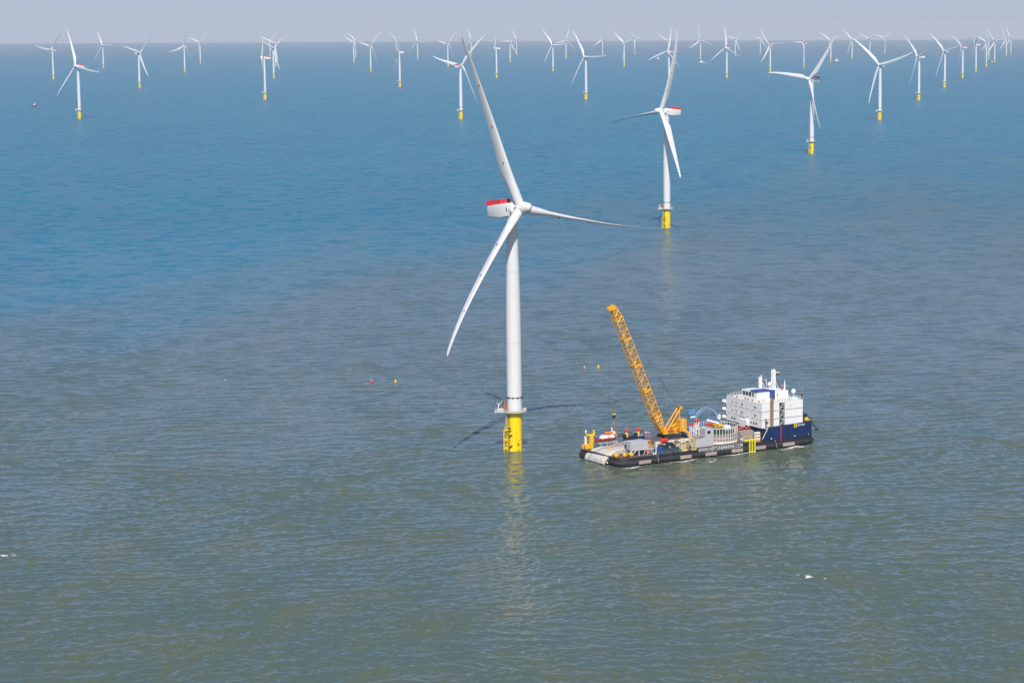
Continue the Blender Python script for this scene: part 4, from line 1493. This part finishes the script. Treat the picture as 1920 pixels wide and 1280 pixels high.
part('hose', 'pink', lambda b: [b.path([(-3 + k * .9 + .5 * math.sin(j + k), -2.2 + j * .9, .2 + .7 * abs(math.sin(j * 1.1 + k))) for j in range(8)], .1, 5) for k in range(8)], t)

# coils, pipes and boards on the mid deck behind the cabin
for (x, y, r_, mt, lb) in ((16.6, 14.2, 1.3, 'brown', 'coil of brown rope at the end of the pale ramp, nearer the cabin'), (18.4, 20.6, 1.5, 'pink', 'coil of pale rope at the far end of the ramp'), (20.2, 16.6, 1.2, 'orange', 'coil of orange rope just left of the crane platform')):
    t = on_barge('rope_coil', x, y, D0 + .1, lb, 'rope', 'rope coils on the mid deck')
    part('coil', mt, lambda b: [b.path([((r_ - .12 * j) * math.cos(k * PI / 8), (r_ - .12 * j) * math.sin(k * PI / 8), .15 + .28 * j) for k in range(17)], .17, 5) for j in range(4)], t)
for x, y, mt, h, lb in ((20.5, 12.4, 'crane_red', 3.4, 'tall rust-brown locker at the stern end of the crane platform'), (21.6, 19.6, 'navy', 4.4, 'dark navy locker between the far capstans and the crane boom foot'), (17.6, 17.6, 'brown', 2.6, 'brown locker on the mid deck right of the pale ramp'), (26.2, 21.6, 'purple', 4.8, 'violet-grey locker just behind the crane boom foot')):
    t = on_barge('deck_locker', x, y, D0 + .1, lb, 'locker', 'lockers on the mid deck')
    part('body', mt, lambda b: b.box(-1.5, 1.4, -1.1, 1.1, 0, h, .08), t)
    part('lid', 'pink' if mt != 'brown' else 'gear_yellow', lambda b: b.box(-1.3, .9, -.9, .5, h + .01, h + .35, .06), t)
    part('side_pipe', 'galv', lambda b: b.path([(-1.7, -1.2, 0), (-1.7, -1.2, h + .4), (.6, -1.2, h + .6)], .1, 5), t)
t = on_barge('pipe_stack', 9.4, 24.0, D0 + .1, 'low stack of dark and yellow pipes under the red rescue boat', 'pipes')
part('pipes', 'gear_yellow', lambda b: [b.tube((-4, -1.8 + .5 * k, .3), (2.6, -1.8 + .5 * k, .3), .24, n=8) for k in range(5)], t)
part('chocks', 'dark', lambda b: [b.box(x_ - .2, x_ + .2, -2.2, .8, 0, .9) for x_ in (-3, 0, 2)], t)
t = on_barge('board_heap', 11.8, 21.6, 8.6 - 3.5, 'heap of brown boards and scraps lying along the far edge of the ramp', 'boards')
part('boards', 'brown', lambda b: [b.box(-3.5 + 1.1 * k, -1.9 + 1.1 * k, -.5 + .2 * math.sin(k * 2), .6 + .2 * math.cos(k * 3), 0, .35 + .3 * (k % 3), .03) for k in range(7)], t)

# two slanted yellow frames
for x, lab in ((30.4, 'slanted yellow access frame nearer the crane, leaning at the deck edge'), (35.0, 'slanted yellow access frame beside the long grey deckhouse')):
    t = on_barge('access_frame', x, .9, D0 + .1, lab, 'frame', 'slanted yellow frames at the deck edge')
    part('frame', 'pale_yellow', lambda b: (b.tube((-.2, 0, 0), (-1.5, 0, 5.0), .17, n=5), b.tube((1.6, 0, 0), (.5, 0, 5.0), .17, n=5), b.tube((-1.5, 0, 5.0), (.5, 0, 5.0), .17, n=5), b.tube((-.85, 0, 2.6), (1.05, 0, 2.6), .12, n=5), b.box(-.6, 1.8, -.5, .5, -.05, .35), b.tube((-1.2, 1.4, 0), (-1.5, 0, 5.0), .1, n=5)), t)
    part('mesh_panel', 'bwhite', lambda b: [b.tube((-.1 + .3 * k - .05, 0, .5), (-.75 + .3 * k, 0, 2.5), .06, n=4) for k in range(5)], t)
    part('ladder', 'gear_yellow', lambda b: [b.box(.9, 1.3, .4, .9, .3 + .5 * k, .4 + .5 * k) for k in range(6)], t)

# grey deckhouse with cabin
t = on_barge('deckhouse', 41.2, 3.6, D0 + .1, 'long pale grey deckhouse with a small windowed cabin on top, left of the white cage', 'deckhouse')
part('lower_body', 'grey', lambda b: b.box(-4.3, 4.3, -2.4, 2.4, .5, 4.0, .05), t)
cb = part('cabin', 'grey', lambda b: b.box(.4, 4.2, -2.2, 1.8, 4.02, 7.8, .06), t)
part('window', 'glass', lambda b: b.box(1.3, 2.8, -2.26, -2.21, 5.7, 6.9), cb)
part('skid', 'dark', lambda b: b.box(-4.2, 4.2, -2.3, 2.3, 0, .5), t)
part('roof_gear', 'brown', lambda b: (b.box(-3.9, -2.4, -1.8, .8, 4.02, 4.9, .1), b.box(-2.2, -.2, -1.4, 1.2, 4.02, 4.6, .1), b.tube((-3.4, -1.9, 4.6), (-.4, -1.9, 5.4), .16), b.tube((-1.0, -1.2, 4), (-1.0, -1.2, 7.4), .16), b.tube((-1.0, -1.2, 7.4), (.4, -1.2, 7.6), .14)), t)

# tall pipes between crane and cage
for x, y, h, mt, lab in ((39.6, 8.6, 8.8, 'pink', 'pale tall pipe rack with a red top, first one right of the crane counterweight'), (43.5, 10.5, 9.6, 'bwhite', 'white tall pipe rack with a red cap, between the first rack and the cage')):
    t = on_barge('pipe_rack', x, y, D0 + .1, lab, 'rack', 'tall red-topped racks by the cage')
    part('upright', mt, lambda b: [b.tube((dx, dy, 0), (dx, dy, h - .5 * abs(dx)), .2, n=6) for dx in (-.7, .5) for dy in (-.5, .5)], t)
    part('cap', 'gear_red', lambda b: b.box(-1.1, 1.1, -.8, .8, h - .3, h + .5, .2), t)
    part('shelf', 'purple', lambda b: [b.box(-.7, .5, -.5, .5, 1.6 * k + .8, 1.6 * k + 1.1) for k in range(4)], t)

# cable carousel: round white cage
CX, CY, CR = 54.8, 13.4, 9.1
t = on_barge('cable_carousel', CX, CY, D0 + .1, 'large round white barred cage holding coiled cable beside the accommodation', 'cable carousel')


def f_cage(b):
    n = 44
    for lvl, r_ in ((.5, .2), (2.2, .09), (3.9, .09), (6.4, .2)):
        for k in range(n):
            a0, a1 = 2 * PI * k / n, 2 * PI * (k + 1) / n
            b.tube((CR * math.cos(a0), CR * math.sin(a0), lvl), (CR * math.cos(a1), CR * math.sin(a1), lvl), r_, n=4)
    for k in range(n):
        a = 2 * PI * k / n
        b.tube((CR * math.cos(a), CR * math.sin(a), 0), (CR * math.cos(a), CR * math.sin(a), 6.4), .13, n=4)


part('cage', 'pink', f_cage, t)
part('turntable', 'pink', lambda b: b.lathe([(9.5, 0), (9.5, .45), (8.9, .5)], 48), t)
part('cable_coil', 'brown', lambda b: b.lathe([(8.3, .52), (8.3, 3.0), (7.9, 3.2), (3.0, 3.2), (2.8, .52)], 40), t)
part('cable_coil', 'green', lambda b: b.lathe([(7.6, 3.2), (7.6, 4.3), (4.2, 4.4)], 40), t)
part('hub_tower', 'bwhite', lambda b: (b.tube((0, 0, .5), (0, 0, 6.2), 1.6, 1.3, n=16), b.box(-6.5, -3, -2.5, 1, 4.4, 6.3, .2), b.box(2.5, 5.5, -3.2, 0, 4.4, 6.2, .2)), t)
part('yellow_cover', 'gear_yellow', lambda b: (b.box(-2.6, 1.8, -3.4, 0.2, 5.9, 7.0, .3), b.box(-1.4, .8, -2.2, -1, 7.0, 7.5, .1)), t)
part('red_cover', 'gear_red', lambda b: b.box(-7.4, -4.0, -4.2, -2.8, 7.2, 8.4, .4), t)
part('white_boom', 'bwhite', lambda b: b.tube((-6.6, -3, 9.6), (-1.6, -4.4, 8.0), .45, n=8), t)

# blue loading arch and tower
t = on_barge('loading_arch', 54.2, 19.5, D0 + .1, 'light blue half-wheel cable arch with white rollers rising behind the cage', 'arch')


def f_arch(b):
    for r_ in (6.0, 5.1):
        pts = [(r_ * math.cos(math.radians(a)), 0, 7.2 + r_ * math.sin(math.radians(a))) for a in range(0, 181, 10)]
        for y in (-.5, .5):
            b.path([(p[0], y, p[2]) for p in pts], .13, 5)
    for a in (20, 60, 100, 140):
        b.tube((0, 0, 7.2), (5.2 * math.cos(math.radians(a)), 0, 7.2 + 5.2 * math.sin(math.radians(a))), .08, n=4)
    b.tube((-6, 0, 7.2), (6, 0, 7.2), .16, n=5)
    b.tube((-4.8, 0, 0), (-4.8, 0, 7.2), .22, n=6)
    b.tube((4.8, 0, 0), (4.8, 0, 7.2), .22, n=6)


ar = part('arch', 'archblue', f_arch, t)
part('roller', 'bwhite', lambda b: [b.tube((5.2 * math.cos(math.radians(a)), 0, 7.2 + 5.2 * math.sin(math.radians(a))), (6.1 * math.cos(math.radians(a)), 0, 7.2 + 6.1 * math.sin(math.radians(a))), .2, n=5) for a in range(12, 175, 11)], ar)
part('end_box', 'bwhite', lambda b: b.box(5.6, 6.9, -.6, .6, 7.4, 9.6, .2), ar)
t = on_barge('blue_lattice_tower', 46.6, 19.5, D0 + .1, 'slim blue lattice tower at the left end of the cable arch', 'tower')
part('frame', 'archblue', lambda b: lattice(b, (0, 0, 0), (0, 0, 12.6), 1.6, 1.3, 1.6, 1.3, 9, .13, .08), t)
part('head', 'archblue', lambda b: (b.box(-1.7, 1.5, -.9, .9, 10.8, 12.8, .1), b.tube((0, 0, 12.8), (3.2, 0, 13.5), .1)), t)
part('ladder_light', 'bwhite', lambda b: b.box(-1.2, 1.2, -1.1, -.92, 9.6, 10.3), t)
t = on_barge('blue_winch', 40.4, 14.6, D0 + .1, 'bright blue winch frame just behind the crane counterweight', 'winch')
part('frame', 'skipblue', lambda b: (b.box(-1.4, 1.6, -1, 1, 3.0, 6.2, .1), b.box(-1.2, 1.2, -.8, .8, 0, 3.0)), t)
part('drum', 'archblue', lambda b: b.tube((0, -1.4, 6.9), (0, 1.4, 6.9), .8, n=12), t)
t = on_barge('orange_boom_stand', 38.2, 11.2, D0 + .1, 'curved orange arm bending down right below the crane counterweight', 'arm')
part('arm', 'crane', lambda b: b.path([(-1.8, 0, 6.4), (-.3, -.3, 6.1), (.9, -.6, 5.0), (1.5, -.8, 3.2), (1.8, -.9, .6)], .65, 8), t)
part('foot', 'dark', lambda b: b.box(1, 2.7, -1.6, -.2, 0, .7), t)

# brown container, rafts, boarding ladder
t = on_barge('brown_container', 63.3, 4.2, D0 + .1, 'weathered pinkish-brown container between the cage and the accommodation', 'container')
part('body', 'brown', lambda b: (b.box(-3.1, 3.1, -1.3, 1.3, .3, 4.6, .05), [b.box(-3 + .4 * k, -2.85 + .4 * k, -1.36, -1.3, .5, 4.4) for k in range(15)]), t)
part('end_door', 'teal', lambda b: b.box(3.11, 3.7, -1.25, 1.25, 1.0, 4.4, .05), t)
t = on_barge('red_machinery', 65.4, 8.2, D0 + .1, 'dark red machinery heap piled behind the brown container', 'machinery')
part('body', 'boatred', lambda b: [b.box(-3.4 + 1.15 * k, -2.4 + 1.15 * k, -1.2 + .3 * (k % 2), 1.2, 0, 5.2 + .7 * math.sin(k * 2.1), .1) for k in range(6)], t)
part('fittings', 'bwhite', lambda b: [b.box(-3.0 + 1.1 * k, -2.7 + 1.1 * k, -1.3, -1.1, 5.0 + .4 * (k % 3), 5.3 + .4 * (k % 3)) for k in range(6)], t)
for k, lb in enumerate(('lowest of three cream life raft canisters under the accommodation', 'middle one of three stacked cream life raft canisters', 'topmost of three stacked cream life raft canisters')):
    t = on_barge('life_raft', 67.6, 1.9, D0 + .5 + 1.25 * k, lb, 'life raft', 'stacked life raft canisters')
    part('canister', 'raft', lambda b: b.tube((-1.2, 0, .5), (1.2, 0, .5), .55, n=14), t, True)
    part('strap', 'dark', lambda b: (b.tube((-.5, 0, .5), (-.4, 0, .5), .58, n=14), b.tube((.4, 0, .5), (.5, 0, .5), .58, n=14)), t)
t = on_barge('raft_cradle', 67.6, 1.9, D0 + .05, 'small orange rack under the stacked cream life rafts', 'rack')
part('rack', 'gear_yellow', lambda b: (b.box(-1.4, 1.4, -.5, .5, 0, .4), b.box(-1.35, -1.2, -.6, -.5, .4, 3.6), b.box(1.2, 1.35, -.6, -.5, .4, 3.6)), t)
t = on_barge('boarding_ladder', 62.6, -1.3, 0, 'bright yellow boarding ladder hung over the side of the black hull', 'ladder')
part('upright', 'lemon', lambda b: [b.box(x - .22, x + .22, -.25, .25, -.6, 6.0 if x > 1 else 5.4) for x in (-.9, .35, 1.7)], t)
part('crossbar', 'lemon', lambda b: (b.box(-3.4, 1.9, -.2, 1.6, 4.9, 5.35), b.box(-1.1, 1.9, -.2, .2, .2, .5), b.box(-1.1, 1.9, -.2, .2, -.5, -.25)), t)
part('rung', 'lemon', lambda b: [b.tube((.35, 0, .6 * k), (1.7, 0, .6 * k), .05, n=4) for k in range(1, 9)], t)
part('hand_rail', 'pale_yellow', lambda b: (b.tube((-3.2, 1.2, 5.3), (-3.2, 1.2, 6.6), .08, n=5), b.tube((-3.2, 1.2, 6.6), (.4, 1.2, 6.9), .08, n=5), b.tube((.4, 1.2, 5.3), (.4, 1.2, 6.9), .08, n=5)), t)
t = on_barge('stern_rail_post', 59.2, 1.6, D0 + .1, 'violet-grey bitt with a white ring at the right end of the name lettering', 'bitt')
part('post', 'purple', lambda b: b.tube((0, 0, 0), (0, 0, 3.4), .5, n=10), t)
part('ring', 'bwhite', lambda b: b.tube((0, -.6, 1.9), (0, -.5, 1.9), .45, n=12), t)


# ------------------------------------------------------------------ other vessels and buoys
def small_boat(name, p, rz, L, label, cat, hullm, cabm, extra=None):
    e = empty(name, p, rz)
    tag(e, label, cat)
    k = L / 20.0
    part('hull', hullm, lambda b: b.loft(boat_hull(L, 6 * k, 2.4 * k)), e)
    part('deck', 'grey', lambda b: b.box(-L * .46, L * .2, -2.4 * k, 2.4 * k, 2.0 * k, 2.44 * k), e)
    c = part('wheelhouse', cabm, lambda b: (b.box(-1.5 * k, 4.8 * k, -2.0 * k, 2.0 * k, 2.44 * k, 5.2 * k, .3 * k), b.box(0, 3.8 * k, -1.5 * k, 1.5 * k, 5.2 * k, 7.2 * k, .3 * k)), e)
    part('window', 'glass', lambda b: b.box(.2 * k, 3.9 * k, -1.56 * k, 1.56 * k, 5.9 * k, 6.7 * k), c)
    part('mast', 'bwhite', lambda b: (b.tube((1.5 * k, 0, 7 * k), (1.5 * k, 0, 11.5 * k), .25 * k, n=6), b.tube((1.5 * k, -1.2 * k, 9.4 * k), (1.5 * k, 1.2 * k, 9.4 * k), .15 * k, n=5)), e)
    if extra:
        extra(e, k)
    return e


def tug_extra(e, k):
    part('bow_bulwark', 'dark', lambda b: b.loft([r_ for r_ in boat_hull(19.2, 6.2, 3.3)[8:]]), e)
    part('funnel', 'boatred', lambda b: b.box(-3.6, -2.2, -1, 1, 2.44, 5.6, .2), e)


small_boat('tug_boat', (-1451.5, 5213.8, -1.9), math.radians(-38), 19, 'small red boat with a white wheelhouse alone on the blue water at the far left', 'boat', 'gear_red', 'bwhite', tug_extra)
small_boat('crew_boat', (96, 11325, -8.6), math.radians(160), 27, 'white crew boat trailing a long thin wake among the distant turbines', 'boat', 'bwhite', 'bwhite')
small_boat('survey_boat', (-132.6, 12658, -10.8), math.radians(8), 26, 'tiny white boat below the nacelle behind the second largest turbine', 'boat', 'bwhite', 'bwhite')
small_boat('supply_boat', (742, 11265, -8.6), math.radians(10), 46, 'low cream and orange boat beside the foot of a distant turbine', 'boat', 'orange', 'raft')
small_boat('green_boat', (1438.8, 10850.8, -8.1), math.radians(20), 24, 'faint pale green boat among the right-hand row of turbines', 'boat', 'teal', 'raft')
for x, y, mt, lab in ((-154.6, 1136.9, 'gear_red', 'small red marker buoy left of the big turbine tower'), (-142.9, 1138.3, 'gear_yellow', 'small yellow marker buoy left of the big turbine tower'),
                      (-50.9, 1182.2, 'patch', 'small dull pink marker buoy left of the crane boom'), (-43.8, 1184.8, 'gear_yellow', 'yellow marker buoy left of the crane boom')):
    e = empty('marker_buoy', (x, y, -.1))
    tag(e, lab, 'buoy', 'marker buoys on the water')
    part('float', mt, lambda b: b.lathe([(.2, -.6), (.6, -.2), (.72, .25), (.6, .75), (.2, 1.05)], 14), e, True)
    part('cap', 'bwhite' if mt != 'gear_yellow' else 'crane', lambda b: b.box(-.22, .22, -.22, .22, 1.03, 1.4, .06), e)


# ------------------------------------------------------------------ haze: one closed box of thin even air, sky outside
hz = MB().box(-58000, 58000, -58000, 58000, -245, 196).build('haze', 'white')
hm = bpy.data.materials.new('haze_air')
hm.use_nodes = True
ht = hm.node_tree
for n in list(ht.nodes):
    ht.nodes.remove(n)
ho = ht.nodes.new('ShaderNodeOutputMaterial')
hv = ht.nodes.new('ShaderNodeVolumePrincipled')
hv.inputs['Color'].default_value = (0.90, 0.885, 0.93, 1)
hv.inputs['Density'].default_value = 3.0e-5
hv.inputs['Anisotropy'].default_value = 0.0
ht.links.new(hv.outputs[0], ho.inputs['Volume'])
hz.data.materials.clear()
hz.data.materials.append(hm)
tag(hz, kind='stuff')
